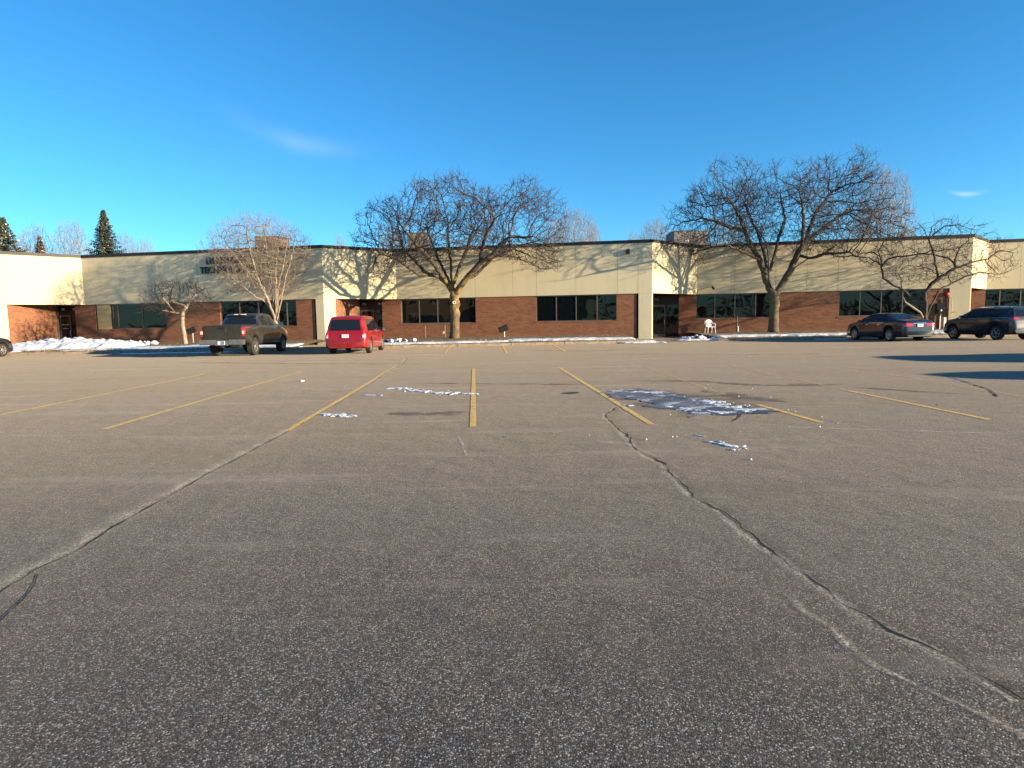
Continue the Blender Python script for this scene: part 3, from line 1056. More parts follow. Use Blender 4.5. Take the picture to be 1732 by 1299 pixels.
CR1 = [(0, 1003), (60, 965), (135, 930), (190, 893), (245, 862), (300, 832), (350, 803), (400, 777), (440, 755), (490, 729), (545, 697), (590, 672), (630, 648), (655, 628), (682, 615), (689, 606), (680, 600)]
CR2 = [(1075, 682), (1040, 690), (1025, 702), (1030, 712), (1050, 728), (1065, 742), (1075, 757), (1090, 768), (1125, 785), (1135, 800), (1165, 830), (1172, 840), (1215, 862), (1240, 882), (1275, 910), (1300, 930), (1340, 960), (1400, 1000), (1440, 1028), (1500, 1062), (1560, 1090), (1640, 1135), (1732, 1185)]
CR3 = [(1335, 1010), (1355, 1035), (1400, 1060), (1430, 1095), (1480, 1130), (1560, 1165), (1650, 1205), (1732, 1245)]
strip('crack_edge', CR1, 0.26, 0.0025, M_WEAR, 0.012, 0.4, 1, 0.06)
strip('crack', CR1, 0.010, 0.0040, M_CRACK, 0.012, 0.9, 1, 0, 0.04)
strip('crack', [(64, 972), (58, 990), (36, 1018), (0, 1052)], 0.008, 0.0040, M_CRACK, 0.01, 0.8, 3, 0, 0.04)
strip('crack_edge', CR2, 0.13, 0.0025, M_WEAR, 0.04, 0.5, 2, -0.035)
strip('crack_edge', CR2, 0.16, 0.0020, M_CRACK_SHADE, 0.04, 0.4, 2, 0.05)  # shaded side of the step at this crack, painted as a dark ribbon
strip('crack', CR2, 0.014, 0.0040, M_CRACK, 0.04, 0.9, 2, 0, 0.03)
strip('crack', CR3, 0.005, 0.0040, M_CRACK_SHADE, 0.012, 0.8, 5, 0, 0.04)
strip('crack_edge', CR3, 0.05, 0.0025, M_WEAR, 0.012, 0.6, 5, 0.015)
strip('crack', [(1600, 636), (1640, 648), (1655, 653), (1675, 660), (1688, 671)], 0.03, 0.0058, M_CRACK, 0.02, 0.7, 6, 0, 0.05)
strip('crack', [(1254, 699), (1249, 708), (1237, 714)], 0.02, 0.0058, M_CRACK, 0.012, 0.8, 7, 0, 0.04, taper=True)
strip('crack', [(540, 717), (520, 735), (460, 772), (410, 800)], 0.006, 0.0056, M_CRACK_SHADE, 0.02, 0.8, 8, 0, 0.04)
strip('crack', [(1400, 617), (1500, 630), (1600, 636)], 0.02, 0.0056, M_SALT, 0.02, 0.6, 9)
# pale wheel arcs and damp trails
arcs = [([(848, 596), (860, 601), (890, 604), (930, 604), (955, 600)], 0.30, M_SALT), ([(300, 597), (340, 606), (420, 609), (520, 610), (600, 611)], 0.28, M_SALT),
        ([(1130, 597), (1150, 592), (1185, 588)], 0.25, M_SALT), ([(1080, 603), (1270, 604), (1385, 607)], 0.18, M_SALT), ([(1240, 590), (1262, 600), (1272, 606)], 0.14, M_SALT),
        ([(0, 621), (300, 621), (700, 626), (900, 616)], 0.22, M_SALT), ([(1110, 624), (1400, 640), (1560, 643), (1732, 645)], 0.16, M_SALT),
        ([(1380, 620), (1500, 634), (1640, 641)], 0.22, M_SALT), ([(775, 735), (782, 755), (788, 775)], 0.05, M_SALT), ([(560, 664), (620, 670), (760, 676), (900, 668), (1060, 655)], 0.14, M_SALT),
        ([(990, 745), (1060, 752), (1120, 775)], 0.10, M_SALT), ([(1290, 722), (1500, 728), (1732, 735)], 0.12, M_SALT), ([(600, 716), (700, 714), (800, 712)], 0.2, M_SALT)]
for i, (pp, w, m) in enumerate(arcs):
    strip('tyre_trace', pp, w, 0.0030 + 0.0001 * i, m, 0.05, 0.4, 40 + i, taper=True)
damp = [([(655, 699), (700, 700), (760, 699), (790, 697)], 0.55), ([(690, 648), (740, 649), (800, 649), (1000, 650)], 0.30), ([(1070, 644), (1180, 645), (1290, 652), (1440, 650)], 0.50),
        ([(1190, 660), (1260, 672), (1330, 680)], 0.8), ([(300, 613), (500, 615), (760, 616)], 0.35), ([(1440, 655), (1550, 662), (1640, 668)], 0.30), ([(870, 592), (1000, 594), (1100, 590)], 0.4), ([(1050, 664), (1120, 670), (1200, 690), (1290, 700)], 2.2),
        ([(1000, 599), (1300, 600), (1440, 598)], 0.25)]
for i, (pp, w) in enumerate(damp):
    strip('damp_trace', pp, w, 0.0009 + 0.0001 * i, M_WET, 0.08, 0.6, 60 + i, taper=True)
p = G(967, 665)
b = MB(); b.lathe([(0.0, 0.004), (0.12, 0.004), (0.125, 0.008), (0.155, 0.008), (0.16, 0.0)], 24, (0, 0, 0), 'Z')
mo = b.build('manhole_cover', simple('cast_iron', (0.075, 0.065, 0.058), 0.7, 0.3, var=0.2), loc=(p.x, p.y, 0.002)); tag(mo, 'small round dark iron cover between the yellow bay lines', 'manhole cover')


# ------------------------------------------------------------------ snow and ice sheets
def patch(name, inside, x0, x1, y0, y1, step, thick, base, m, label, cat='snow patch', rough=0.35, seed=0, nscale=1.5, group=None):
    """solid height field where inside(x,y)+noise > 0"""
    nx = int((x1 - x0) / step) + 1; ny = int((y1 - y0) / step) + 1
    H = {}
    for j in range(ny + 1):
        for i in range(nx + 1):
            x = x0 + i * step; y = y0 + j * step
            n = mnoise.fractal(Vector((x * nscale, y * nscale, seed * 3.3)), 0.9, 2.1, 5)
            v = inside(x, y) + n * rough
            if v > 0: H[(i, j)] = v
    vs = []; idx = {}; fs = []
    def vid(i, j):
        k = (i, j)
        if k not in idx:
            x = x0 + i * step; y = y0 + j * step
            v = H.get(k, 0.0)
            inner = all((i + a, j + b_) in H for a, b_ in ((1, 0), (-1, 0), (0, 1), (0, -1)))
            h = 0.0
            if inner and v > 0:
                h = thick(x, y) * min(1, v / 0.35) * (0.75 + 0.5 * abs(mnoise.noise(Vector((x * 3.1, y * 3.1, seed)))))
            idx[k] = len(vs)
            vs.append((x, y, base(x, y) + (0.004 + h if v > 0 else -0.01)))
        return idx[k]
    for j in range(ny):
        for i in range(nx):
            if sum(((i + a, j + b_) in H) for a, b_ in ((0, 0), (1, 0), (1, 1), (0, 1))) >= 3:
                fs.append((vid(i, j), vid(i + 1, j), vid(i + 1, j + 1), vid(i, j + 1)))
    if not fs: return None
    o = mesh_obj(name, vs, fs, m, smooth=True)
    return tag(o, label, cat, group)


def seg_in(pts, halfw):
    """signed 'insideness' of a thick polyline"""
    P = [Vector(p[:2]) for p in pts]
    def f(x, y):
        q = Vector((x, y)); best = 1e9
        for a, b_ in zip(P[:-1], P[1:]):
            d = b_ - a; t = max(0, min(1, (q - a).dot(d) / max(1e-6, d.length_squared)))
            best = min(best, (q - a - d * t).length)
        return (halfw - best) / halfw
    return f


def base_all(x, y):
    if y > kerb_y(x) + 0.05 and not (7.4 < x < 12.4) and not (-33 < x < -31.8) and not (-11.8 < x < -9.6):
        return lawn_z(x, y) if y > kerb_y(x) + 0.16 else 0.15
    return 0.012


def base_soft(x, y):
    yk = kerb_y(x)
    t = max(0, min(1, (y - yk + 0.05) / 0.2))
    for g0, g1 in ((7.5, 12.3), (-33.1, -31.7), (-11.9, -9.5)):
        t *= min(1, max(0, max(g0 - x, x - g1) / 0.3))
    return 0.012 + (max(0.15, lawn_z(x, y)) - 0.012) * t


# snow bank at the left entrance
pa = [(-31.2, 36.1), (-28, 38.2), (-25.0, 39.5), (-22.5, 39.0)]
patch('snow_bank', seg_in([(-31.0, 37.0), (-28.5, 38.4), (-26.0, 39.2), (-24.2, 39.3)], 2.1), -36, -18, 34.9, 43, 0.11,
      lambda x, y: 0.50 * math.exp(-((x + 26.6) / 4.0) ** 2) * max(0.1, 1 - abs(y - 39.2) / 2.6) + 0.10, base_soft, M_SNOW, 'long dirty snow bank piled in front of the left entrance', 'snow bank', 0.28, 1, 0.8)
patch('snow_patch', seg_in([(-33.5, 35.3), (-27.5, 35.9)], 0.55), -36, -25, 34.6, 37, 0.09, lambda x, y: 0.06, base_soft, M_SNOW, 'thin snow strip on the kerb at the foot of the snow bank', 'snow patch', 0.3, 2)
patch('snow_patch', seg_in([(-24.5, 36.2), (-22.0, 36.4)], 0.5), -26, -20, 35, 38, 0.09, lambda x, y: 0.03, base_soft, M_SNOW, 'small shaded snow patch between the snow bank and the crabapple', 'snow patch', 0.5, 3)
patch('snow_patch', seg_in([(-21.0, 37.0), (-17.5, 37.4), (-13.0, 37.3)], 1.15), -24, -9.5, 35.4, 40, 0.10, lambda x, y: 0.07, base_soft, M_SNOW, 'bluish shaded snow sheet under the crabapple and beside the pickup', 'snow patch', 0.35, 4)
patch('snow_patch', seg_in([(-9.2, 37.2), (-5.0, 37.6), (-0.8, 37.9)], 0.62), -11, 1, 36, 40, 0.09, lambda x, y: 0.07, base_soft, M_SNOW, 'sunlit snow strip along the kerb right of the minivan', 'snow patch', 0.35, 5)
patch('snow_patch', seg_in([(0.4, 38.8), (4.0, 38.7), (8.0, 38.6)], 0.72), -1, 9.4, 37.3, 40.4, 0.09, lambda x, y: 0.08, base_soft, M_SNOW, 'bright snow strip below the four pane window left of the middle entrance', 'snow patch', 0.3, 6)
patch('snow_patch', seg_in([(6.5, 36.9), (8.4, 36.9)], 0.42), 5, 10, 36, 38, 0.07, lambda x, y: 0.07, lambda x, y: 0.012, M_SNOW, 'small snow ridge left on the asphalt by the walk to the middle entrance', 'snow patch', 0.4, 7)
patch('snow_patch', seg_in([(10.9, 39.6), (14, 39.9), (20.5, 39.8), (26.5, 39.5)], 0.85), 9.5, 29, 37.9, 42, 0.10, lambda x, y: 0.08, base_soft, M_SNOW, 'long snow strip in front of the white chair and the dark tree', 'snow patch', 0.4, 8)
patch('snow_patch', seg_in([(26.5, 40.5), (34, 40.0)], 0.6), 24, 36, 38.5, 42, 0.10, lambda x, y: 0.06, base_soft, M_SNOW, 'thin snow strip between the black sedan and the dark suv', 'snow patch', 0.35, 9)
patch('snow_patch', seg_in([(17.5, 37.2), (19.2, 37.2)], 0.22), 16.5, 20.5, 36.6, 37.7, 0.06, lambda x, y: 0.03, lambda x, y: 0.012, M_SNOW, 'narrow snow remnant at the kerb between the dark tree and the black sedan', 'snow patch', 0.4, 10)

patch('snow_patch', seg_in([(-20.2, 34.3), (-17.6, 34.5), (-15.2, 34.4)], 0.42), -22, -14, 33.4, 35.2, 0.08, lambda x, y: 0.015, lambda x, y: 0.006, M_SNOW, 'flat bluish snow patch on the asphalt left of the pickup', 'snow patch', 0.5, 14)
# ice sheet and snow remnants in the bays
c0 = G(1150, 680)
def px_seg(pxs, hw):
    return seg_in([G(*p) for p in pxs], hw)
def bounds(pxs, pad):
    q = [G(*p) for p in pxs]
    return min(v.x for v in q) - pad, max(v.x for v in q) + pad, min(v.y for v in q) - pad, max(v.y for v in q) + pad
ip = [(1075, 664), (1120, 672), (1170, 686), (1225, 695)]
patch('ice_sheet', px_seg(ip, 0.56), *bounds(ip, 1.1), 0.045, lambda x, y: 0.003, lambda x, y: 0.003, M_ICE, 'refrozen grey ice sheet streaked with snow across a faded bay line', 'ice sheet', 0.70, 11, 2.0)
rem = [([(1070, 663), (1115, 665)], 0.12, 'snow crust on the upper left end of the ice sheet'), ([(1192, 679), (1225, 688), (1262, 694)], 0.16, 'ragged snow ridge along the right edge of the ice sheet'),
       ([(1120, 686), (1165, 693), (1225, 699)], 0.07, 'thin snow line along the near edge of the ice sheet'), ([(1055, 686), (1068, 687)], 0.05, 'tiny snow scrap on the yellow line left of the ice sheet'),
       ([(1200, 748), (1222, 753), (1248, 756)], 0.06, 'snow streak on open asphalt below the ice sheet'), ([(1178, 737), (1192, 739)], 0.025, 'short thin snow wisp left of the lower snow streak'),
       ([(1238, 761), (1250, 762)], 0.025, 'small snow scrap just under the lower snow streak'), ([(665, 657), (685, 658)], 0.09, 'leftmost snow scrap of the row left of the middle bay line'),
       ([(695, 660), (715, 662)], 0.13, 'broken snow patch in the middle of the row left of the middle bay line'), ([(735, 664), (768, 666)], 0.13, 'broken snow patch nearest the middle bay line'),
       ([(552, 701), (570, 702), (590, 704)], 0.09, 'small icy snow patch beside the long crack'), ([(618, 669), (640, 669)], 0.05, 'faint snow scrap between the crack and the snow row'),
       ([(785, 665), (806, 667)], 0.05, 'thin snow scrap touching the middle bay line')]
for i, (pp, hw, lab) in enumerate(rem):
    patch('snow_remnant', px_seg(pp, hw), *bounds(pp, hw * 2.2), 0.016, lambda x, y: 0.006, lambda x, y: 0.003, M_SNOW, lab, 'snow scrap', 2.2, 30 + i, 8.0, 'snow scraps in the parking bays')
lump_m = M_SNOW


def lumps(name, center, rx, ry, n, smin, smax, z, label, seed, mats, dirt=0.25):
    rr = random.Random(seed); b = MB()
    for k in range(n):
        bm = bmesh.new(); bmesh.ops.create_icosphere(bm, subdivisions=2, radius=1)
        sz = rr.uniform(smin, smax); ang = rr.uniform(0, 6.28)
        x = center[0] + rr.gauss(0, rx * 0.5); y = center[1] + rr.gauss(0, ry * 0.5)
        sc = Vector((sz * rr.uniform(0.8, 1.4), sz * rr.uniform(0.7, 1.2), sz * rr.uniform(0.5, 0.9)))
        off = rr.uniform(0, 50)
        for v in bm.verts:
            d = 1 + 0.35 * mnoise.noise(v.co * 1.4 + Vector((off, 0, 0)))
            v.co = Matrix.Rotation(ang, 3, 'Z') @ Vector((v.co.x * sc.x, v.co.y * sc.y, v.co.z * sc.z)) * d
        bm.verts.index_update()
        vs = [v.co + Vector((x, y, z + sc.z * 0.4 + (rr.random() * 0.25 * smax if n > 6 else 0))) for v in bm.verts]
        b.add(vs, [tuple(v.index for v in f.verts) for f in bm.faces], 1 if rr.random() < dirt else 0)
        bm.free()
    return tag(b.build(name, mats, smooth=True), label, 'snow heap' if n > 3 else 'snow clod')


M_ROCK = simple('dark_clod', (0.07, 0.05, 0.04), 0.9, var=0.3, bump=0.5)
lumps('snow_heap', (11.5, 40.4), 0.9, 0.5, 46, 0.08, 0.22, 0.02, 'heap of snow clods at the corner of the walk left of the white chair', 5, [M_SNOW, M_ROCK])
lumps('snow_heap', (-7.3, 39.2), 1.5, 0.4, 46, 0.07, 0.17, 0.25, 'low heap of snowy clods behind the minivan on the strip', 6, [M_SNOW, M_ROCK], 0.35)
lumps('snow_heap', (-23.4, 40.6), 0.9, 0.3, 14, 0.10, 0.26, 0.30, 'small melting snow heap between the snow bank and the crabapple', 8, [M_SNOW, M_ROCK], 0.1)
p = G(511, 645); lumps('snow_clod', (p.x, p.y), 0.01, 0.01, 1, 0.05, 0.06, 0.0, 'single snow clod lying beside the bay line left of the crack', 7, [M_SNOW, M_ROCK], 0)
rr = random.Random(12)
cb_ = MB()
for k in range(26):   # fine grains of snow and grit scattered round the ice
    px = rr.gauss(1170, 120); py = rr.uniform(650, 780); q = G(px, py); sz = rr.uniform(0.006, 0.015)
    cb_.box(q.x - sz, q.x + sz, q.y - sz * 0.7, q.y + sz * 0.7, 0.002, 0.002 + sz, 0, sz * 0.3)
tag(cb_.build('snow_crumbs', M_SNOW, smooth=True), 'loose snow crumbs scattered on the asphalt round the ice sheet', 'snow crumbs', kind='stuff')

# ================================================================== TREES
def sc_grow(paths, attr, step, infl, kill, iters, jit, seed):
    rng = np.random.default_rng(seed)
    pos = []; par = []
    for pth in paths:
        d = densify(pth, step)
        if not pos:
            prev = -1
        else:
            arr = np.array([tuple(q) for q in pos])
            prev = int(np.argmin(np.linalg.norm(arr - np.array(tuple(d[0])), axis=1)))
            d = d[1:]
        for q in d:
            j = Vector(rng.normal(0, step * 0.10, 3)) if prev >= 0 and len(pos) > 6 else Vector((0, 0, 0))
            pos.append(Vector(q) + j); par.append(prev); prev = len(pos) - 1
    P = np.array([tuple(q) for q in pos]); par = list(par)
    A = np.array(attr); alive = np.ones(len(A), bool)
    def nearest(Pn, base):
        best = np.full(len(A), 1e9); idx = np.zeros(len(A), int)
        for k in range(0, len(Pn), 400):
            D = np.linalg.norm(A[:, None, :] - Pn[None, k:k + 400, :], axis=2)
            m = D.min(1); i = D.argmin(1)
            u = m < best; best[u] = m[u]; idx[u] = i[u] + base + k
        return best, idx
    best, idx = nearest(P, 0)
    alive &= best > kill
    dirs_prev = {}
    for it in range(iters):
        act = alive & (best < infl)
        if not act.any(): break
        ids = idx[act]; V = A[act] - P[ids]
        V /= np.linalg.norm(V, axis=1)[:, None] + 1e-9
        uniq, inv = np.unique(ids, return_inverse=True)
        Dm = np.zeros((len(uniq), 3)); np.add.at(Dm, inv, V)
        nrm = np.linalg.norm(Dm, axis=1)
        Dm = Dm / (nrm[:, None] + 1e-9) + rng.normal(0, jit, Dm.shape)
        Dm /= np.linalg.norm(Dm, axis=1)[:, None]
        NP = P[uniq] + Dm * step
        base = len(P)
        P = np.vstack([P, NP]); par.extend([int(u) for u in uniq])
        b2, i2 = nearest(NP, base)
        u = b2 < best; best[u] = b2[u]; idx[u] = i2[u]
        alive &= best > kill
        if len(P) > 16000: break
    return P, par


def tree_mesh(P, par, r_tip, r_base, twig, seed, thick=0.055, flare=0.0):
    """radii by pipe model, twigs on the ends, tubes split into trunk and crown"""
    rng = random.Random(seed)
    n = len(par); cnt = [0] * n
    kids = [[] for _ in range(n)]
    for i in range(1, n):
        if par[i] >= 0: kids[par[i]].append(i)
    for i in range(n - 1, -1, -1):
        if not kids[i]: cnt[i] += 1
        if par[i] >= 0: cnt[par[i]] += cnt[i]
    ex = math.log(r_base / r_tip) / math.log(max(2, cnt[0]))
    rad = [r_tip * (c ** ex) for c in cnt]
    pos = [Vector(tuple(p)) for p in P]
    n0 = n
    if twig:
        tl, tn, tr, upb, maxc = twig
        for i in range(n0):
            if par[i] < 0 or cnt[i] > maxc: continue
            d = (pos[i] - pos[par[i]]).normalized()
            k = tn if not kids[i] else (1 if rng.random() < 0.55 else 0)
            for _ in range(k):
                prev = i; dd = (d * 0.7 + Vector((rng.gauss(0, .6), rng.gauss(0, .6), rng.gauss(upb, .5)))).normalized()
                ns = rng.choice((2, 3, 3, 4))
                for q in range(ns):
                    dd = (dd + Vector((rng.gauss(0, .24), rng.gauss(0, .24), rng.gauss(upb * 0.22, .22)))).normalized()
                    pos.append(pos[prev] + dd * tl * rng.uniform(0.7, 1.2)); par.append(prev); kids.append([]); kids[prev].append(len(pos) - 1)
                    rad.append(tr * (1 - 0.22 * q)); new = len(pos) - 1
                    if q >= 0 and rng.random() < 0.6:
                        d3 = (dd + Vector((rng.gauss(0, .8), rng.gauss(0, .8), rng.gauss(upb * .5, .6)))).normalized()
                        pos.append(pos[new] + d3 * tl * rng.uniform(0.6, 1.1)); par.append(new); kids.append([]); kids[new].append(len(pos) - 1); rad.append(tr * 0.7)
                    prev = new
    trunk = MB(); crown = MB()
    if flare:
        z0 = pos[0].z
        for i in range(n0):
            if rad[i] > r_base * 0.6:
                rad[i] *= 1 + flare * math.exp(-(pos[i].z - z0) / 0.28)
    starts = [(-1, 0)]
    while starts:
        st, nd = starts.pop()
        chain = [nd]; cur = nd
        while kids[cur]:
            ks = sorted(kids[cur], key=lambda k: -rad[k])
            for k in ks[1:]: starts.append((cur, k))
            cur = ks[0]; chain.append(cur)
        pts = [pos[c] for c in chain]; rs = [rad[c] for c in chain]
        if st >= 0:
            pts = [pos[st]] + pts; rs = [min(rad[st], rs[0] * 1.15)] + rs
        if len(pts) < 2: continue
        rs[-1] *= 0.55
        # thick part goes to the trunk mesh, the rest to the crown
        k = 0
        while k < len(rs) and rs[k] > thick: k += 1
        if k >= 2:
            trunk.tube(pts[:k + 1], rs[:k + 1], 9 if rs[0] > 0.12 else 6)
            if k < len(pts) - 1: crown.tube(pts[k:], rs[k:], 4, cap=False)
        else:
            crown.tube(pts, rs, 4 if rs[0] > 0.02 else 3, cap=False)
    return trunk, crown


def blob_pts(rng, n, blobs, reject=None, shell=0.0, clump=None, ns=0.0):
    out = []; clump = 0.0 if clump is None else clump
    w = np.array([b[3] * b[4] * b[5] for b in blobs]) ; w = w / w.sum()
    while len(out) < n:
        b = blobs[rng.choice(len(blobs), p=w)]
        v = rng.normal(0, 1, 3); v /= np.linalg.norm(v)
        r = rng.random() ** (1 / 3)
        if r < shell and rng.random() < 0.7: continue
        q = np.array(b[:3]) + v * r * np.array(b[3:6])
        if reject is not None and reject(q): continue
        if clump:
            if mnoise.noise(Vector((q[0] * clump, q[1] * clump, q[2] * clump + ns))) < -0.12: continue
            if r > 0.72 + 0.5 * mnoise.noise(Vector((v[0] * 2.2 + ns, v[1] * 2.2, v[2] * 2.2))) + 0.22: continue
        out.append(q)
    return out


def zoomconv(scale, ox, oy, Y, cut=False):
    """crop-pixel polyline with depth offsets -> world"""
    def f(pts, d0=0.0, d1=0.0):
        if cut: pts = pts[:-2] if len(pts) >= 7 else (pts[:-1] if len(pts) > 4 else pts)
        n = len(pts); out = []
        for i, (x, y) in enumerate(pts):
            out.append(AtY(ox + x / scale, oy + y / scale, Y + d0 + (d1 - d0) * i / max(1, n - 1)))
        return out
    return f


def place_tree(name, P, par, origin, r_tip, r_base, twig, seed, mats, label, cat, thick=0.055, flare=0.25, group=None):
    o = Vector(origin)
    P2 = [Vector(tuple(p)) - o for p in P]
    tr, cr = tree_mesh(P2, list(par), r_tip, r_base, twig, seed, thick, flare)
    root = empty(name, o, 0, label, cat, group)
    tr.build('trunk', mats[0], root, smooth=True)
    cr.build('crown', mats[1], root, smooth=True)
    return root


# --- honeylocust by the minivan
YA = 42.15
zc = zoomconv(3.82, 560, 280, YA, True)
base = AtY(768.5, 573, YA); base.z = min(base.z, 0.30)
paths = [[base] + zc([(800, 960), (798, 870), (790, 815)]),
         zc([(792, 830), (830, 790), (880, 725), (950, 645), (1040, 575), (1100, 510), (1160, 455), (1260, 380), (1380, 310)], 0, -1.5),
         zc([(790, 815), (760, 775), (700, 720), (600, 685), (540, 610), (470, 545), (360, 470), (240, 390)], 0, 1.0),
         zc([(788, 800), (780, 740), (775, 640), (760, 540), (755, 430), (770, 330), (750, 200)], 0, 0.6),
         zc([(790, 790), (805, 730), (835, 640), (880, 540), (910, 440), (890, 350), (940, 220)], 0, 2.0),
         zc([(760, 775), (700, 690), (640, 610), (560, 520), (490, 430), (430, 290)], 0, -2.4),
         zc([(960, 640), (975, 540), (1000, 450), (1060, 350), (1080, 200)], -0.4, -2.8),
         zc([(785, 790), (740, 700), (690, 600), (620, 420), (600, 250)], 0, 3.6),
         zc([(870, 740), (940, 700), (1040, 600), (1180, 540), (1320, 560)], 0, 2.4),
         zc([(700, 720), (560, 700), (420, 600), (300, 560)], 0, -2.0)]
rng = np.random.default_rng(11)
cx, cz = AtY(775, 420, YA).x, 6.3
def rejA(q):
    r = math.hypot(q[0] - cx, (q[1] - YA))
    return (q[2] < 3.6) or (q[2] < 6.2 - 0.33 * r and r < 5.0) or (q[2] < 4.9 - 0.12 * r)
at = blob_pts(rng, 9000, [(cx - 0.7, YA, 6.8, 4.9, 5.0, 3.8), (cx + 4.3, YA - .6, 7.4, 2.7, 3.2, 2.9), (cx - 4.7, YA + .4, 6.9, 2.3, 2.8, 2.5), (cx + 4.9, YA - 1, 5.2, 2.1, 2.2, 1.2), (cx - 3.9, YA, 4.9, 2.2, 2.2, 1.0)], rejA, 0.3, 0.62, 3.0)
P, par = sc_grow(paths, at, 0.21, 1.7, 0.265, 80, 0.20, 3)
tree_a = place_tree('honeylocust_tree', P, par, base, 0.0105, 0.30, (0.16, 2, 0.0110, 0.35, 5), 5, (M_BARK_A, M_BARK_T), 'bare spreading tree with yellow lichen on its trunk beside the red minivan', 'tree')
# pruning scar ring on the trunk
b = MB(); q = AtY(768.5, 512, YA) - base
prof = [(0.045, 0.0), (0.06, -0.03), (0.10, -0.035), (0.115, 0.0)]
b.lathe(prof, 14, (q.x + 0.02, -0.35, q.z), 'Y'); b.build('pruning_scar', M_NUM, tree_a)

# --- large dark tree right of the middle entrance
YB = 43.25
zc = zoomconv(3.511, 1100, 230, YB, True)
base = AtY(1308, 561, YB); base.z = min(base.z, 0.30)
paths = [[base] + zc([(733, 1050), (738, 975), (735, 935)]),
         zc([(735, 950), (705, 900), (685, 840), (650, 740), (600, 650), (565, 565), (470, 540), (380, 505), (280, 475), (140, 400)], 0, 0.6),
         zc([(610, 680), (570, 600), (540, 500), (480, 390), (440, 260)], 0.2, -2.2),
         zc([(728, 930), (705, 860), (700, 780), (700, 690), (685, 630), (640, 560), (600, 430), (560, 300)], 0, -1.0),
         zc([(705, 820), (735, 720), (760, 600), (800, 500), (770, 350), (740, 240)], 0, 2.0),
         zc([(740, 945), (775, 890), (840, 780), (880, 690), (930, 600), (960, 500), (1010, 420), (1080, 330), (1160, 210), (1190, 70)], 0, 0.5),
         zc([(790, 870), (850, 790), (930, 730), (1040, 690), (1110, 640), (1210, 570), (1330, 500)], 0, -2.4),
         zc([(880, 690), (960, 600), (1060, 520), (1200, 430), (1330, 300)], 0, 2.0),
         zc([(850, 760), (900, 640), (910, 500), (900, 380), (880, 200)], 0, -3.0),
         zc([(650, 740), (560, 690), (440, 640), (320, 660)], 0, -2.5),
         zc([(700, 800), (650, 600), (600, 500), (520, 300)], 0, 3.8),
         zc([(930, 730), (1050, 700), (1180, 690), (1260, 730)], 0, -3.2)]
rng = np.random.default_rng(21)
cxb = AtY(1308, 420, YB).x
def rejB(q):
    r = math.hypot(q[0] - cxb, (q[1] - YB))
    return (q[2] < 3.7) or (q[2] < 6.0 - 0.30 * r and r < 5.0) or (q[2] < 5.3 - 0.14 * r)
at = blob_pts(rng, 10500, [(cxb - 3.2, YB, 8.0, 3.0, 4.0, 3.6), (cxb - 5.7, YB, 7.2, 1.9, 2.2, 1.7), (cxb + 0.5, YB, 8.0, 3.5, 4.6, 3.3), (cxb + 4.2, YB, 8.4, 3.0, 3.8, 3.4), (cxb + 5.2, YB, 10.3, 1.5, 1.7, 1.9), (cxb + 5.8, YB - .8, 6.5, 2.6, 3.0, 2.2), (cxb - 3.7, YB, 5.7, 2.5, 2.4, 1.0)], rejB, 0.3, 0.62, 9.0)
P, par = sc_grow(paths, at, 0.21, 1.7, 0.265, 80, 0.20, 4)
place_tree('honeylocust_tree', P, par, base, 0.0105, 0.31, (0.17, 2, 0.0110, 0.45, 5), 6, (M_BARK_B, M_BARK_T), 'tallest bare dark tree spreading over the roof between the white chair and black sedan', 'tree')

# --- crooked small tree behind the sedan
YD = 41.2
zc = zoomconv(4.92, 1380, 360, YD)
base = AtY(1567, 566, YD); base.z = 0.26
paths = [[base] + zc([(910, 960), (905, 900)]),
         zc([(900, 920), (885, 840), (850, 720), (770, 680), (715, 630), (640, 600), (565, 540), (548, 450), (545, 400), (490, 360)], 0, 0.4),
         zc([(548, 440), (600, 385), (680, 365), (800, 350), (930, 330)], 0.3, -0.8),
         zc([(715, 625), (705, 540), (680, 500), (590, 510)], 0.2, -0.5),
         zc([(545, 400), (520, 320), (560, 240), (640, 200)], 0.3, 0.8),
         zc([(905, 910), (915, 800), (910, 660), (960, 600), (1050, 525), (1160, 460), (1300, 410), (1430, 380), (1530, 310), (1640, 330)], 0, -0.6),
         zc([(908, 910), (950, 790), (1020, 655), (1060, 620), (1150, 580), (1260, 520), (1380, 500), (1540, 510), (1720, 440)], 0, 0.8),
         zc([(1020, 560), (1000, 450), (970, 300), (940, 220), (905, 140), (830, 70)], -0.1, 0.4),
         zc([(940, 225), (1000, 160), (1080, 110), (1190, 100)], 0.2, -0.5), zc([(945, 230), (960, 120), (1060, 50), (1150, 60)], 0.2, 0.8),
         zc([(1160, 460), (1155, 390), (1200, 290), (1270, 220), (1300, 130)], -0.3, 0.2),
         zc([(1160, 410), (1080, 370), (960, 345), (860, 340)], -0.2, 0.8),
         zc([(1140, 590), (1105, 540), (1120, 500)], 0, 0.3), zc([(1000, 520), (960, 470), (880, 445)], 0, -0.7)]
rng = np.random.default_rng(31)
pc = AtY(1585, 440, YD)
at = blob_pts(rng, 1700, [(pc.x + 0.3, YD, pc.z, 4.6, 2.8, 2.1), (pc.x + 0.6, YD, pc.z + 1.2, 2.6, 2.0, 1.5)], lambda q: q[2] < 3.2, 0.3)
P, par = sc_grow(paths, at, 0.20, 1.3, 0.32, 40, 0.30, 5)
place_tree('crabapple_tree', P, par, base, 0.009, 0.145, (0.17, 1, 0.008, 0.2, 4), 7, (M_BARK_D, M_BARK_DT), 'crooked many limbed small bare tree behind the black sedan', 'tree', 0.05, 0.2)
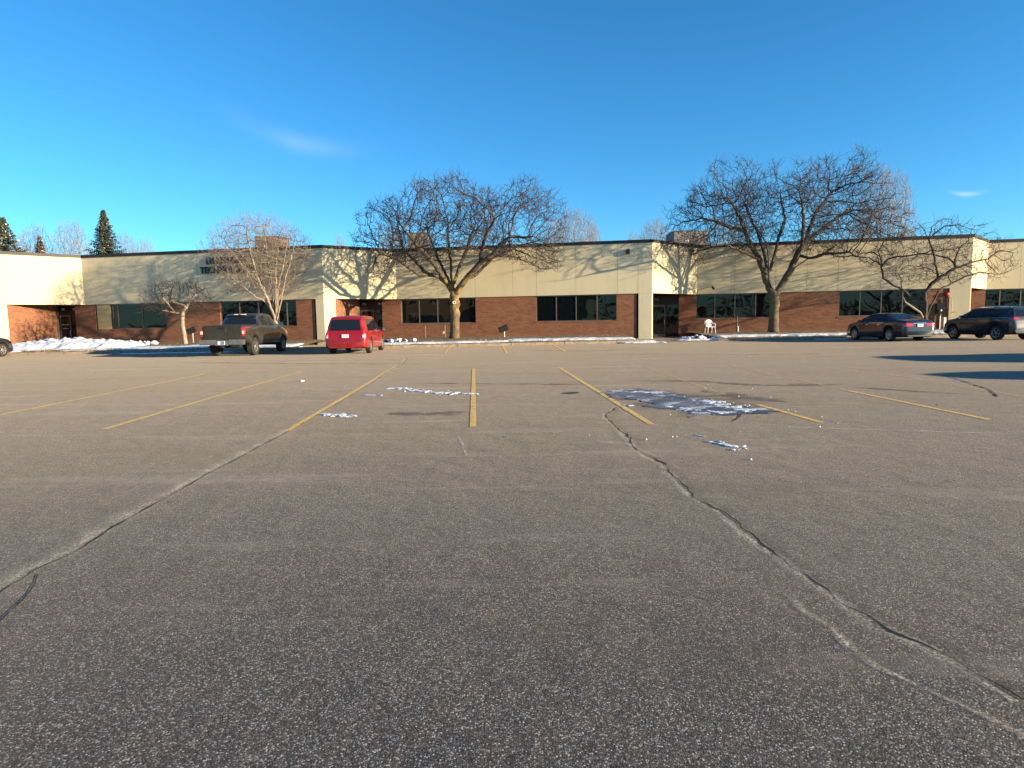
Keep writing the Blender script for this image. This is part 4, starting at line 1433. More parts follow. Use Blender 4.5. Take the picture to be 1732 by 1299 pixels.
# pale broken limb leaning in that tree
pl = MB(); pp = zc([(905, 900), (870, 830), (810, 790), (745, 745), (725, 700)], 0, -0.4); pl.tube(pp, [0.07, 0.06, 0.075, 0.05, 0.03], 7)
tag(pl.build('broken_limb', M_BARK_P, smooth=True), 'pale peeling broken limb leaning in the crooked tree behind the black sedan', 'limb')

# --- pale vase shaped tree by the pickup
YC = 41.5
zc = zoomconv(4.81, 300, 360, YC)
base = AtY(466, 574, YC); base.z = 0.27
paths = [[base] + zc([(800, 980), (800, 880)]),
         zc([(800, 900), (770, 800), (730, 700), (690, 600), (620, 530), (520, 420), (440, 300)], 0, 0.6), zc([(800, 900), (780, 760), (765, 600), (740, 400), (720, 250), (700, 120)], 0, 0.3),
         zc([(802, 890), (800, 700), (800, 450), (830, 200), (850, 110)], 0, 1.0), zc([(805, 890), (840, 740), (870, 560), (930, 360), (960, 200)], 0, -0.6),
         zc([(760, 780), (700, 710), (640, 690), (540, 600), (460, 550)], 0, -1.0), zc([(790, 850), (740, 720), (700, 640), (640, 500), (580, 250), (550, 120)], 0, -1.2),
         zc([(800, 840), (830, 700), (850, 620), (960, 520), (1060, 470)], 0, 0.8), zc([(745, 730), (690, 560), (560, 380), (400, 260)], 0, 1.4), zc([(800, 840), (820, 600), (870, 400), (900, 180)], 0, -1.5)]
rng = np.random.default_rng(41)
pc = AtY(436, 455, YC)
at = blob_pts(rng, 4200, [(pc.x, YC, pc.z + 0.3, 2.9, 2.5, 3.1), (pc.x, YC, pc.z + 1.2, 3.5, 2.6, 1.9)], lambda q: q[2] < 3.4, 0.2)
P, par = sc_grow(paths, at, 0.19, 1.2, 0.26, 50, 0.18, 6)
place_tree('young_tree', P, par, base, 0.0075, 0.15, (0.18, 2, 0.0070, 0.9, 4), 8, (M_BARK_P, M_BARK_PT), 'pale many stemmed bare tree in front of the sign beside the pickup', 'tree', 0.04, 0.2)

# --- small leaning crabapple
YE = 40.6
zc = zoomconv(8.66, 160, 480, YE)
base = AtY(313.5, 580, YE); base.z = 0.24
paths = [[base] + zc([(1318, 780), (1298, 680), (1283, 560), (1292, 430), (1345, 340), (1400, 250)]),
         zc([(1400, 250), (1440, 200), (1500, 150), (1580, 90), (1650, 60)], 0, 0.3), zc([(1290, 440), (1180, 425), (1080, 400), (980, 390), (900, 350), (800, 320), (700, 420), (600, 440)], 0, -0.6),
         zc([(1345, 330), (1220, 290), (1110, 250), (960, 290), (880, 340), (800, 400), (690, 470), (690, 620)], 0, 0.6), zc([(1275, 560), (1200, 490), (1050, 450)], 0, -0.4),
         zc([(1420, 230), (1520, 270), (1640, 350), (1700, 450)], 0, -0.6), zc([(960, 290), (920, 180), (880, 90), (900, 0)], 0.3, 0.8), zc([(1110, 250), (1120, 120), (1160, 10)], 0.2, -0.5), zc([(1400, 240), (1380, 100), (1330, -30)], 0, 0.8),
         zc([(1240, 290), (1250, 150), (1230, -20)], 0, 0.3), zc([(1180, 420), (1100, 330), (1000, 200), (960, 80)], 0, -1.0), zc([(1500, 150), (1480, 30), (1500, -60)], 0, -.4)]
rng = np.random.default_rng(51)
pc = AtY(300, 505, YE)
at = blob_pts(rng, 850, [(pc.x, YE, pc.z, 2.3, 1.7, 1.35)], lambda q: q[2] < 1.5, 0.2)
P, par = sc_grow(paths, at, 0.14, 0.9, 0.20, 40, 0.35, 7)
place_tree('crabapple_tree', P, par, base, 0.0085, 0.13, (0.14, 1, 0.007, 0.3, 4), 9, (M_BARK_P, M_BARK_DT), 'small leaning bare tree with a pale trunk left of the pickup', 'tree', 0.04, 0.2)


# --- far bare trees
def far_proto(seed, spread):
    rng = np.random.default_rng(seed)
    H = 10.0
    tr = [[Vector((0, 0, 0)), Vector((0.1, 0, 1.6)), Vector((0, 0.1, 2.6))]]
    for k in range(6):
        a = k * 1.05 + seed; w = spread * (0.35 + 0.5 * rng.random())
        tr.append([Vector((0, 0.1, 1.8 + 0.2 * k)), Vector((math.cos(a) * w * 0.4, math.sin(a) * w * 0.4, 4.6)), Vector((math.cos(a) * w * 0.8, math.sin(a) * w * 0.8, 7.6))])
    at = blob_pts(rng, 3000, [(0, 0, 6.2, spread, spread, 3.8)], lambda q: q[2] < 3.2, 0.2)
    P, par = sc_grow(tr, at, 0.26, 1.3, 0.34, 50, 0.14, seed)
    return tree_mesh(list(P), list(par), 0.012, 0.17, (0.22, 2, 0.010, 0.9, 4), seed, 0.05, 0.1)


protos = []
for i, (sd, sp) in enumerate(((1, 2.6), (2, 3.4), (3, 2.0))):
    tr, cr = far_proto(sd, sp)
    protos.append((tr, cr, sp))
pm = {}
def far_tree(i, px, py_top, Y, wpx, label, rz):
    tr, cr, sp = protos[i]
    top = AtY(px, py_top, Y)
    h = top.z; w = wpx / F_PX * Y
    r = empty('bare_tree', (top.x, Y, 0), rz, label, 'tree', 'bare trees beyond the roof')
    r.scale = (w / (2 * sp), w / (2 * sp), h / 10.0)
    if i not in pm:
        a = tr.build('trunk', M_BARK_F, r, smooth=True); c = cr.build('crown', M_BARK_F, r, smooth=True)
        pm[i] = (a, c)
    else:
        for src in pm[i]:
            c = src.copy(); COL.objects.link(c); c.parent = r
    return r


FT = [(0, 58, 382, 92, 60, 'pale bare tree between the left edge spruce and the rust spruce tip'), (1, 118, 374, 90, 62, 'wide bare tree between the rust spruce tip and the tall spruce'),
      (2, 32, 396, 96, 30, 'thin bare tree just right of the snowy spruce at the left edge'), (0, 212, 396, 95, 40, 'low bare tree top just right of the tall spruce'),
      (1, 243, 404, 100, 44, 'lowest bare tree top over the roof right of the tall spruce'), (2, 574, 397, 90, 26, 'narrow pale bare tree over the roof above the minivan'),
      (1, 972, 352, 82, 78, 'large pale bare tree over the roof right of the lichen covered tree'), (2, 938, 366, 86, 40, 'pale bare tree tangled with the right edge of the lichen covered tree'),
      (0, 1004, 378, 90, 34, 'slim bare tree on the right flank of the large pale tree'), (1, 1108, 370, 84, 62, 'bare tree just left of the large grey rooftop unit'),
      (2, 1072, 392, 92, 40, 'small bare tree top at the right end of the gap over the roof'), (1, 1500, 282, 62, 92, 'tall thin twigged tree behind the right side of the tallest dark tree'),
      (0, 1228, 384, 80, 60, 'bare tree just right of the large grey rooftop unit'), (2, 1452, 372, 80, 56, 'bare tree behind the lower right crown of the tallest dark tree'),
      (0, 1532, 388, 88, 50, 'low bare tree over the roof left of the crooked tree'), (1, 660, 388, 84, 50, 'bare tree showing behind the left crown of the lichen covered tree')]
for k, (i, px, py, Y, w, lab) in enumerate(FT):
    far_tree(i, px, py, Y, w, lab, k * 1.3)


# --- conifers
def conifer(px, py_top, Y, rad, label, seed, snow, m, dens=1.0, top_cut=0.0):
    rr = random.Random(seed)
    top = AtY(px, py_top, Y); H = top.z
    root = empty('spruce_tree', (top.x, Y, 0), rr.random() * 6, label, 'spruce')
    t = MB(); t.tube([(0, 0, 0), (0, 0, H * 0.5), (0, 0, H)], [0.22, 0.13, 0.02], 7); t.build('trunk', M_BARK_B, root, smooth=True)
    b = MB(); z = H * 0.30
    while z < H - 0.05:
        f = (H - z) / (H * 0.72)
        L0 = rad * min(1, f) ** 0.95 * rr.uniform(0.72, 1.12) + 0.06
        nb = max(4, int((7 + 4 * f) * dens)); a0 = rr.random() * 6.28
        for k in range(nb):
            a = a0 + 6.283 * k / nb + rr.uniform(-.25, .25); L = L0 * rr.uniform(0.72, 1.15)
            dx, dy = math.cos(a), math.sin(a)
            ns = max(3, int(L / 0.16)); drop = 0.22 * L * rr.uniform(0.5, 1.3)
            for q in range(ns):
                u = (q + 0.6) / ns; r_ = L * u
                zz = z - drop * u + 0.30 * L * u * u * 0.9
                wdt = (0.32 * (1 - u * 0.65) + 0.10) * min(1, 0.22 + f * 3.2)
                for sgn in (-1, 1):
                    ln = wdt * rr.uniform(0.6, 1.2) + 0.10 * min(1, 0.3 + f * 3); th = a + sgn * rr.uniform(0.5, 1.1)
                    ex, ey = math.cos(th), math.sin(th); hz = rr.uniform(-0.24, 0.02)
                    p0 = Vector((dx * r_, dy * r_, zz)); p1 = p0 + Vector((ex * ln, ey * ln, hz)); side = Vector((-ey, ex, rr.uniform(-.6, .6))) * rr.uniform(0.045, 0.09)
                    mid = (p0 + p1) / 2
                    mi = 1 if (rr.random() < snow * (0.5 + 0.5 * mnoise.noise(p0 * 0.9 + Vector((seed, 0, 0))) * 2)) else 0
                    lift = Vector((0, 0, 0.03)) if mi else Vector((0, 0, 0))
                    b.add([p0 + lift, mid + side + lift, p1 + lift, mid - side + lift], [(0, 1, 2, 3)], mi)
                    p2 = p0 + Vector((ex * ln * 0.35, ey * ln * 0.35, -0.16 - 0.12 * rr.random())); b.add([p0, p0 + Vector((ex, ey, 0)) * 0.09, p2], [(0, 1, 2)], 0)
        z += min(0.20 + 0.10 * f, 0.08 + 0.6 * f)
    b.build('crown', [m, M_SNOW], root)
    return root


conifer(174, 354, 66, 3.2, 'tall dark spruce with a pointed top rising over the left roof', 3, 0.10, M_NEEDLE, 1.3)
conifer(4, 366, 60, 3.6, 'snow laden spruce cut by the left edge of the picture', 5, 0.32, M_NEEDLE, 1.3)
conifer(66, 398, 72, 1.6, 'small rust coloured spruce tip over the left roof', 7, 0.16, M_NEEDLE_B, 1.2)


# ================================================================== VEHICLES
def car_paint(name, c, rough=0.25, metal=0.3, dirt=0.15, coat=0.8):
    m, nt, b = new_mat(name)
    tc = node(nt, 'ShaderNodeTexCoord'); P = tc.outputs['Object']
    sp = node(nt, 'ShaderNodeSeparateXYZ'); nt.links.new(P, sp.inputs[0])
    low = ramp(nt, sp.outputs[2], [(0.25, 1.0), (0.9, 0.25)])
    nz = ramp(nt, noise_tex(nt, P, 3.0, 6, 0.65), [(0.35, 0.0), (0.7, 1.0)])
    mu = node(nt, 'ShaderNodeMath', operation='MULTIPLY'); nt.links.new(low, mu.inputs[0]); nt.links.new(nz, mu.inputs[1])
    m2 = node(nt, 'ShaderNodeMath', operation='MULTIPLY'); nt.links.new(mu.outputs[0], m2.inputs[0]); m2.inputs[1].default_value = dirt * 2.5
    m2.use_clamp = True
    nt.links.new(mixc(nt, m2.outputs[0], c, (0.20, 0.17, 0.13)), b.inputs['Base Color'])
    b.inputs['Metallic'].default_value = metal
    b.inputs['Roughness'].default_value = rough
    b.inputs['Coat Weight'].default_value = coat
    b.inputs['Coat Roughness'].default_value = 0.08
    return m


M_TYRE = simple('tyre_rubber', (0.025, 0.023, 0.021), 0.9, var=0.3, scale=6)
M_RIM = simple('alloy_rim', (0.42, 0.41, 0.39), 0.35, 0.75, var=0.1)
M_UNDER = simple('underbody', (0.012, 0.011, 0.011), 0.9)
M_CGLASS = make_glass('car_glass', (0.010, 0.013, 0.018), 0.05, 1.45)
M_TAIL = simple('tail_lamp_red', (0.52, 0.02, 0.02), 0.15, coat=1.0)
M_TAILW = simple('tail_lamp_clear', (0.75, 0.66, 0.62), 0.12, coat=1.0)
M_CHROME = simple('chrome', (0.55, 0.54, 0.52), 0.18, 1.0)
M_PLATE = simple('licence_plate', (0.70, 0.70, 0.72), 0.4)
M_PLATEB = simple('plate_blue', (0.12, 0.24, 0.42), 0.4)
M_BUMP = simple('bumper_metal', (0.40, 0.39, 0.37), 0.32, 0.85, var=0.1)


def car(name, label, spec, X, Y, heading, group=None):
    """heading in degrees clockwise from +Y; X,Y is the middle of the rear axle"""
    root = empty(name, (X, Y, 0), R(90 - heading), label, spec.get('cat', 'car'), group)
    L = spec['L']; xa0 = spec['ro']; wb = spec['wb']; rw = spec['rw']; ra = rw + spec.get('gap', 0.05)
    W = spec['W'] / 2
    top = lambda x: float(np.interp(x, *zip(*spec['top'])))
    belt = lambda x: float(np.interp(x, *zip(*spec['belt'])))
    half = lambda x: W * float(np.interp(x, *zip(*spec['plan'])))
    rf = lambda x: float(np.interp(x, *zip(*spec['roofw'])))
    zb0 = lambda x: float(np.interp(x, *zip(*spec['bot'])))
    axles = (xa0, xa0 + wb)
    xs = sorted(set([round(v, 4) for v in list(np.linspace(0, L, 90)) + list(np.linspace(0, 0.6, 30)) + list(np.linspace(L - 0.4, L, 16))
                     + [ax + ra * math.cos(t) for ax in axles for t in np.linspace(0, math.pi, 15)] + [p[0] for p in spec['top']]]))
    vs = []; ring = None
    for x in xs:
        T = top(x); Bl = min(belt(x), T - 0.04); zb = zb0(x); w = half(x)
        for ax in axles:
            if abs(x - ax) < ra:
                zb = max(zb, rw + math.sqrt(max(0, ra * ra - (x - ax) ** 2)))
        zb = min(zb, Bl - 0.03)
        k = max(0, min(1, (T - Bl - 0.04) / 0.35)); wt = w * 0.93 * (1 - k) + rf(x) * k
        hB = Bl - zb
        pr = [(0, zb), (w * 0.88, zb), (w * 0.965, zb + min(0.04, hB * .2)), (w * 0.995, zb + 0.28 * hB), (w, zb + 0.55 * hB), (w * 0.992, zb + 0.82 * hB), (w * 0.965, Bl - 0.01 * k), (w * 0.94, Bl + 0.01),
              ((w * 0.94 + wt) / 2 + 0.012 * k, (Bl + T) / 2), (wt, T - 0.09 * k - 0.012), (wt * 0.95, T - 0.03 * k - 0.006), (wt * 0.8, T - 0.008), (wt * 0.45, T + 0.006), (0, T + 0.01)]
        r = [(x - xa0, y, z) for y, z in pr] + [(x - xa0, -y, z) for y, z in pr[-2:0:-1]]
        ring = len(r); vs += r
    fs = []
    for i in range(len(xs) - 1):
        for k in range(ring):
            a = i * ring + k; b2 = i * ring + (k + 1) % ring
            fs.append((a, a + ring, b2 + ring, b2))
    fs.append(tuple(range(ring))); e = (len(xs) - 1) * ring
    fs.append(tuple(e + k for k in range(ring - 1, -1, -1)))
    body = mesh_obj('body', vs, fs, [spec['paint'], M_UNDER], root, smooth=True, sharp=32)
    me = body.data
    for p in me.polygons:
        p.material_index = 1 if p.center.z < spec.get('clad', 0.0) else 0
    bm = bmesh.new(); bm.from_mesh(me); bmesh.ops.recalc_face_normals(bm, faces=bm.faces); bm.to_mesh(me)
    for p in me.polygons:
        if p.normal.z < -0.5: p.material_index = 1
    tree = BVHTree.FromBMesh(bm); bm.free()
    me.polygons.foreach_set('use_smooth', [True] * len(me.polygons)); me.set_sharp_from_angle(angle=R(32))
    me.update()

    def panel(nm, mats, side, c4, nu=8, nv=5, eps=0.006, parent=None, mi=None):
        """quad projected on the body. side: R,L (x,z) B,F (y,z) T (x,y)"""
        c = [Vector(q) for q in c4]; vv = []; ok = True
        for j in range(nv + 1):
            for i in range(nu + 1):
                u = i / nu; v = j / nv
                q = (c[0] * (1 - u) + c[1] * u) * (1 - v) + (c[3] * (1 - u) + c[2] * u) * v
                if side == 'L': o_, d_ = Vector((q.x, 5, q.y)), Vector((0, -1, 0))
                elif side == 'R': o_, d_ = Vector((q.x, -5, q.y)), Vector((0, 1, 0))
                elif side == 'B': o_, d_ = Vector((-8, q.x, q.y)), Vector((1, 0, 0))
                elif side == 'F': o_, d_ = Vector((12, q.x, q.y)), Vector((-1, 0, 0))
                else: o_, d_ = Vector((q.x, q.y, 5)), Vector((0, 0, -1))
                hit = tree.ray_cast(o_, d_)
                if hit[0] is None: ok = False; break
                vv.append(hit[0] - d_ * eps)
            if not ok: break
        if not ok: return None
        ff = []
        for j in range(nv):
            for i in range(nu):
                a = j * (nu + 1) + i
                ff.append((a, a + 1, a + nu + 2, a + nu + 1))
        # give the panel a rim so that it is a real thin plate
        nV = len(vv); d_ = -d_
        back = [q - d_ * (eps + 0.004) for q in vv]
        rim = [i for i in range(nu + 1)] + [j * (nu + 1) + nu for j in range(1, nv + 1)] + [nv * (nu + 1) + i for i in range(nu - 1, -1, -1)] + [j * (nu + 1) for j in range(nv - 1, 0, -1)]
        ff += [(rim[k], rim[(k + 1) % len(rim)], rim[(k + 1) % len(rim)] + nV, rim[k] + nV) for k in range(len(rim))]
        o = mesh_obj(nm, vv + back, ff, mats, parent or root, smooth=True, sharp=40)
        return o
    A = xa0
    for w_ in spec['side_windows']:
        for sd in ('L', 'R'):
            panel('side_window', M_CGLASS, sd, [(x - A, z) for x, z in w_], 6, 4)
    for w_ in spec.get('trim', []):
        for sd in ('L', 'R'):
            panel('trim_strip', M_CHROME, sd, [(x - A, z) for x, z in w_], 10, 1, 0.012)
    for w_ in spec.get('seams', []):
        for sd in ('L', 'R'):
            x, z0, z1 = w_
            panel('door_seam', M_UNDER, sd, [(x - A, z0), (x + 0.012 - A, z0), (x + 0.012 - A, z1), (x - A, z1)], 1, 6, 0.003)
    for nm, mt, sd, q in spec.get('panels', []):
        q2 = [(x - A, z) for x, z in q] if sd in 'LRT' else q
        panel(nm, mt, sd, q2, 8, 5, 0.008)
    for x, z in spec.get('handles', []):
        for sg in (1, -1):
            b = MB(); yy = sg * (half(x) + 0.012)
            b.box(x - A - 0.11, x - A + 0.11, min(yy, yy + sg * 0.02), max(yy, yy + sg * 0.02), z - 0.02, z + 0.02, 0, 0.008)
            b.build('door_handle', spec.get('handle_mat', M_CHROME), root)
    mx, mz = spec['mirror']
    for sg in (1, -1):
        b = MB(); y0 = sg * (half(mx) * 0.95); y1 = sg * (half(mx) + 0.24)
        b.box(mx - A - 0.05, mx - A + 0.10, min(y1, y1 - sg * 0.20), max(y1, y1 - sg * 0.20), mz - spec.get('ms', 0.08), mz + spec.get('ms', 0.08), 0, 0.035)
        b.box(mx - A - 0.01, mx - A + 0.05, min(y0, y1 - sg * 0.12), max(y0, y1 - sg * 0.12), mz - 0.06, mz - 0.02)
        mo_ = b.build('wing_mirror', [spec.get('mirror_mat', spec['paint'])], root, smooth=True, sharp=50)
        b = MB(); b.box(mx - A - 0.056, mx - A - 0.05, min(y1 - sg * 0.02, y1 - sg * 0.18), max(y1 - sg * 0.02, y1 - sg * 0.18), mz - spec.get('ms', 0.08) * 0.8, mz + spec.get('ms', 0.08) * 0.8)
        b.build('mirror_glass', M_CHROME, mo_)
    tw = spec.get('tw', 0.22)
    for ax in (0, wb):
        for sg in (1, -1):
            yo = sg * (W - 0.03); yi = yo - sg * tw
            b = MB(); rm = rw * spec.get('rimf', 0.66)
            prof = [(rm, yi), (rw - 0.03, yi), (rw, yi + sg * 0.03), (rw, yo - sg * 0.03), (rw - 0.03, yo), (rm + 0.01, yo - sg * 0.005), (rm, yo - sg * 0.03), (rm, yi)]
            b.lathe(prof, 32, (ax, 0, rw), 'Y')
            wh = b.build('wheel', M_TYRE, root, smooth=True, sharp=35)
            b = MB()
            b.lathe([(rm, yo - sg * 0.012), (rm - 0.03, yo - sg * 0.02), (rm - 0.035, yo - sg * 0.09), (rm - 0.035, yi)], 32, (ax, 0, rw), 'Y')
            b.lathe([(0.0, yo - sg * 0.09), (rm - 0.03, yo - sg * 0.10)], 24, (ax, 0, rw), 'Y', 1)
            b.lathe([(0.0, yo - sg * 0.022), (0.05, yo - sg * 0.022), (0.07, yo - sg * 0.04), (0.07, yo - sg * 0.09)], 16, (ax, 0, rw), 'Y')
            ns = spec.get('spokes', 5)
            for k in range(ns):
                t = 2 * math.pi * k / ns + 0.3
                Mx = Matrix.Translation((ax, 0, rw)) @ Matrix.Rotation(t, 4, 'Y')
                b.box(0.045, rm - 0.01, min(yo - sg * 0.025, yo - sg * 0.06), max(yo - sg * 0.025, yo - sg * 0.06), -0.026, 0.026, 0, 0.008, Mx)
            b.build('rim', [spec.get('rim', M_RIM), M_UNDER], wh, smooth=True, sharp=35)
    # axles and floor pan: something solid under the car
    b = MB(); zc_ = rw
    for ax in (0, wb):
        b.tube([(ax, -W + 0.2, rw), (ax, W - 0.2, rw)], 0.05, 8)
    b.box(0.45, wb - 0.45, -W * 0.7, W * 0.7, spec['bot'][0][1] + 0.0 - 0.06 + 0.02, spec['bot'][0][1] + 0.09)
    b.tube([(-spec['ro'] + 0.06, -W * 0.5, spec['bot'][0][1] - 0.02), (0.2, -W * 0.5, rw * 0.9)], 0.035, 8)
    b.build('chassis', M_UNDER, root)
    return root


M_VAN = car_paint('red_paint', (0.31, 0.004, 0.006), 0.3, 0.15, 0.06)
M_TRK = car_paint('olive_grey_paint', (0.048, 0.047, 0.036), 0.32, 0.5, 0.30)
M_SED = car_paint('black_paint', (0.006, 0.008, 0.018), 0.22, 0.0, 0.02, 0.35)
M_SUV = car_paint('dark_green_paint', (0.012, 0.018, 0.022), 0.26, 0.0, 0.03, 0.4)
M_LFT = car_paint('black_paint_dusty', (0.010, 0.010, 0.011), 0.3, 0.2, 0.2)

VAN = dict(cat='minivan', L=5.12, ro=1.10, wb=3.08, W=1.96, rw=0.345, paint=M_VAN, tw=0.22, spokes=9,
           top=[(0, 0.60), (0.03, 0.70), (0.07, 0.92), (0.10, 1.00), (0.20, 1.30), (0.30, 1.58), (0.38, 1.68), (0.55, 1.73), (1.4, 1.76), (2.4, 1.755), (3.1, 1.69), (3.45, 1.56), (4.15, 1.12), (4.5, 1.03), (4.9, 0.90), (5.05, 0.72), (5.12, 0.55)],
           belt=[(0, 0.56), (0.1, 0.98), (1.5, 1.02), (3.6, 1.02), (4.3, 0.98), (5.12, 0.5)], plan=[(0, 0.80), (0.05, 0.90), (0.2, 0.965), (0.6, 0.995), (1.2, 1), (4.0, 1), (4.6, 0.95), (4.95, 0.83), (5.12, 0.66)],
           roofw=[(0, 0.70), (0.5, 0.74), (1.5, 0.77), (3.0, 0.74), (4.2, 0.70), (5.2, 0.6)], bot=[(0, 0.30), (0.3, 0.26), (1, 0.22), (4, 0.20), (5.1, 0.24)],
           side_windows=[[(0.62, 1.08), (1.78, 1.06), (1.74, 1.60), (0.70, 1.60)], [(1.86, 1.06), (2.82, 1.06), (2.78, 1.60), (1.82, 1.60)], [(2.90, 1.06), (3.82, 1.08), (3.30, 1.50), (2.86, 1.60)]],
           seams=[(1.80, 0.35, 1.0), (2.86, 0.35, 1.0), (3.84, 0.40, 1.0)], handles=[(2.02, 0.95), (3.02, 0.95)], handle_mat=M_VAN, mirror=(3.72, 1.10), mirror_mat=M_BLACK, ms=0.10,
           panels=[('rear_window', M_CGLASS, 'B', [(-0.70, 1.08), (0.70, 1.08), (0.62, 1.58), (-0.62, 1.58)]),
                   ('windscreen', M_CGLASS, 'T', [(3.42, -0.62), (4.10, -0.72), (4.10, 0.72), (3.42, 0.62)]),
                   ('tail_lamp', M_TAIL, 'B', [(-0.90, 0.86), (-0.76, 0.84), (-0.76, 1.06), (-0.87, 1.06)]), ('tail_lamp', M_TAIL, 'B', [(0.76, 0.84), (0.90, 0.86), (0.87, 1.06), (0.76, 1.06)]),
                   ('reverse_lamp', M_TAILW, 'B', [(-0.91, 0.76), (-0.78, 0.74), (-0.78, 0.90), (-0.90, 0.92)]), ('reverse_lamp', M_TAILW, 'B', [(0.78, 0.74), (0.91, 0.76), (0.90, 0.92), (0.78, 0.90)]),
                   ('plate_recess', M_VAN, 'B', [(-0.28, 0.73), (0.28, 0.73), (0.36, 0.93), (-0.36, 0.93)]),
                   ('bumper_seam', M_UNDER, 'B', [(-0.78, 0.595), (0.78, 0.595), (0.78, 0.612), (-0.78, 0.612)])])
TRK = dict(cat='pickup truck', L=5.90, ro=1.22, wb=3.68, W=2.03, rw=0.42, gap=0.07, paint=M_TRK, tw=0.28, spokes=6, rimf=0.60, clad=0.0,
           top=[(0, 1.30), (0.05, 1.40), (1.92, 1.42), (1.98, 1.44), (2.06, 1.75), (2.14, 1.90), (2.30, 1.95), (3.5, 1.965), (3.85, 1.90), (4.55, 1.40), (4.75, 1.33), (5.5, 1.27), (5.8, 1.18), (5.9, 1.0)],
           belt=[(0, 1.26), (1.9, 1.38), (2.0, 1.36), (4.6, 1.30), (5.9, 0.96)], plan=[(0, 0.965), (0.1, 0.985), (0.6, 1), (5.2, 1), (5.7, 0.95), (5.9, 0.86)],
           roofw=[(0, 0.80), (2, 0.74), (3.5, 0.76), (4.6, 0.80), (5.9, 0.8)], bot=[(0, 0.66), (0.4, 0.62), (0.7, 0.50), (5, 0.48), (5.9, 0.5)],
           side_windows=[[(2.22, 1.40), (3.02, 1.38), (3.00, 1.84), (2.32, 1.84)], [(3.12, 1.38), (4.28, 1.38), (3.86, 1.78), (3.10, 1.84)]],
           seams=[(1.99, 0.60, 1.38), (3.06, 0.60, 1.36), (4.32, 0.70, 1.34)], handles=[(2.20, 1.22), (3.26, 1.22)], mirror=(4.22, 1.40), mirror_mat=M_CHROME, ms=0.14, handle_mat=M_CHROME,
           panels=[('rear_window', M_CGLASS, 'B', [(-0.76, 1.46), (0.76, 1.46), (0.70, 1.85), (-0.70, 1.85)]),
                   ('windscreen', M_CGLASS, 'T', [(3.95, -0.66), (4.50, -0.74), (4.50, 0.74), (3.95, 0.66)]),
                   ('tail_lamp', M_TAIL, 'B', [(-1.0, 0.92), (-0.84, 0.92), (-0.84, 1.33), (-0.98, 1.33)]), ('tail_lamp', M_TAIL, 'B', [(0.84, 0.92), (1.0, 0.92), (0.98, 1.33), (0.84, 1.33)]),
                   ('bed_shade', M_UNDER, 'T', [(0.08, -0.84), (1.88, -0.84), (1.88, 0.84), (0.08, 0.84)])])  # dark sheet on top paints the shade inside the open bed
SED = dict(cat='sedan', L=4.86, ro=1.10, wb=2.78, W=1.82, rw=0.335, paint=M_SED, tw=0.215, spokes=7,
           top=[(0, 0.56), (0.02, 0.70), (0.05, 0.92), (0.08, 1.00), (0.20, 1.06), (0.72, 1.11), (1.0, 1.18), (1.55, 1.385), (1.9, 1.44), (2.5, 1.45), (2.95, 1.40), (3.45, 1.18), (3.75, 1.02), (4.3, 0.93), (4.7, 0.80), (4.82, 0.66), (4.86, 0.5)],
           belt=[(0, 0.52), (0.06, 0.90), (0.7, 1.00), (2.5, 0.97), (3.6, 0.93), (4.4, 0.84), (4.86, 0.46)], plan=[(0, 0.80), (0.05, 0.88), (0.2, 0.945), (0.7, 0.985), (1.3, 1), (3.6, 1), (4.3, 0.95), (4.7, 0.84), (4.86, 0.66)],
           roofw=[(0, 0.72), (1.0, 0.66), (1.6, 0.60), (2.6, 0.60), (3.4, 0.66), (4.8, 0.7)], bot=[(0, 0.26), (0.3, 0.22), (1, 0.18), (4, 0.18), (4.86, 0.22)],
           side_windows=[[(1.12, 1.02), (1.98, 1.00), (1.96, 1.37), (1.52, 1.30)], [(2.04, 1.00), (2.92, 0.99), (2.72, 1.36), (2.02, 1.38)], [(2.98, 0.99), (3.44, 0.99), (3.10, 1.20), (2.86, 1.31)]],
           trim=[[(1.05, 0.985), (3.5, 0.955), (3.5, 0.98), (1.05, 1.01)]],
           seams=[(1.55, 0.45, 0.96), (2.02, 0.25, 0.96), (3.10, 0.25, 0.94)], handles=[(1.85, 0.86), (2.75, 0.86)], mirror=(3.18, 1.02), ms=0.07,
           panels=[('rear_window', M_CGLASS, 'T', [(0.80, -0.62), (1.52, -0.52), (1.52, 0.52), (0.80, 0.62)]), ('windscreen', M_CGLASS, 'T', [(2.98, -0.54), (3.62, -0.66), (3.62, 0.66), (2.98, 0.54)]),
                   ('tail_lamp', M_TAIL, 'B', [(-0.80, 0.76), (-0.36, 0.78), (-0.36, 0.90), (-0.78, 0.95)]), ('tail_lamp', M_TAIL, 'B', [(0.36, 0.78), (0.80, 0.76), (0.78, 0.95), (0.36, 0.90)]),
                   ('tail_lamp', M_TAIL, 'L', [(0.03, 0.78), (0.26, 0.84), (0.22, 0.93), (0.05, 0.93)]), ('tail_lamp', M_TAIL, 'R', [(0.03, 0.78), (0.26, 0.84), (0.22, 0.93), (0.05, 0.93)]),
                   ('boot_trim', M_CHROME, 'B', [(-0.36, 0.905), (0.36, 0.905), (0.36, 0.93), (-0.36, 0.93)])])
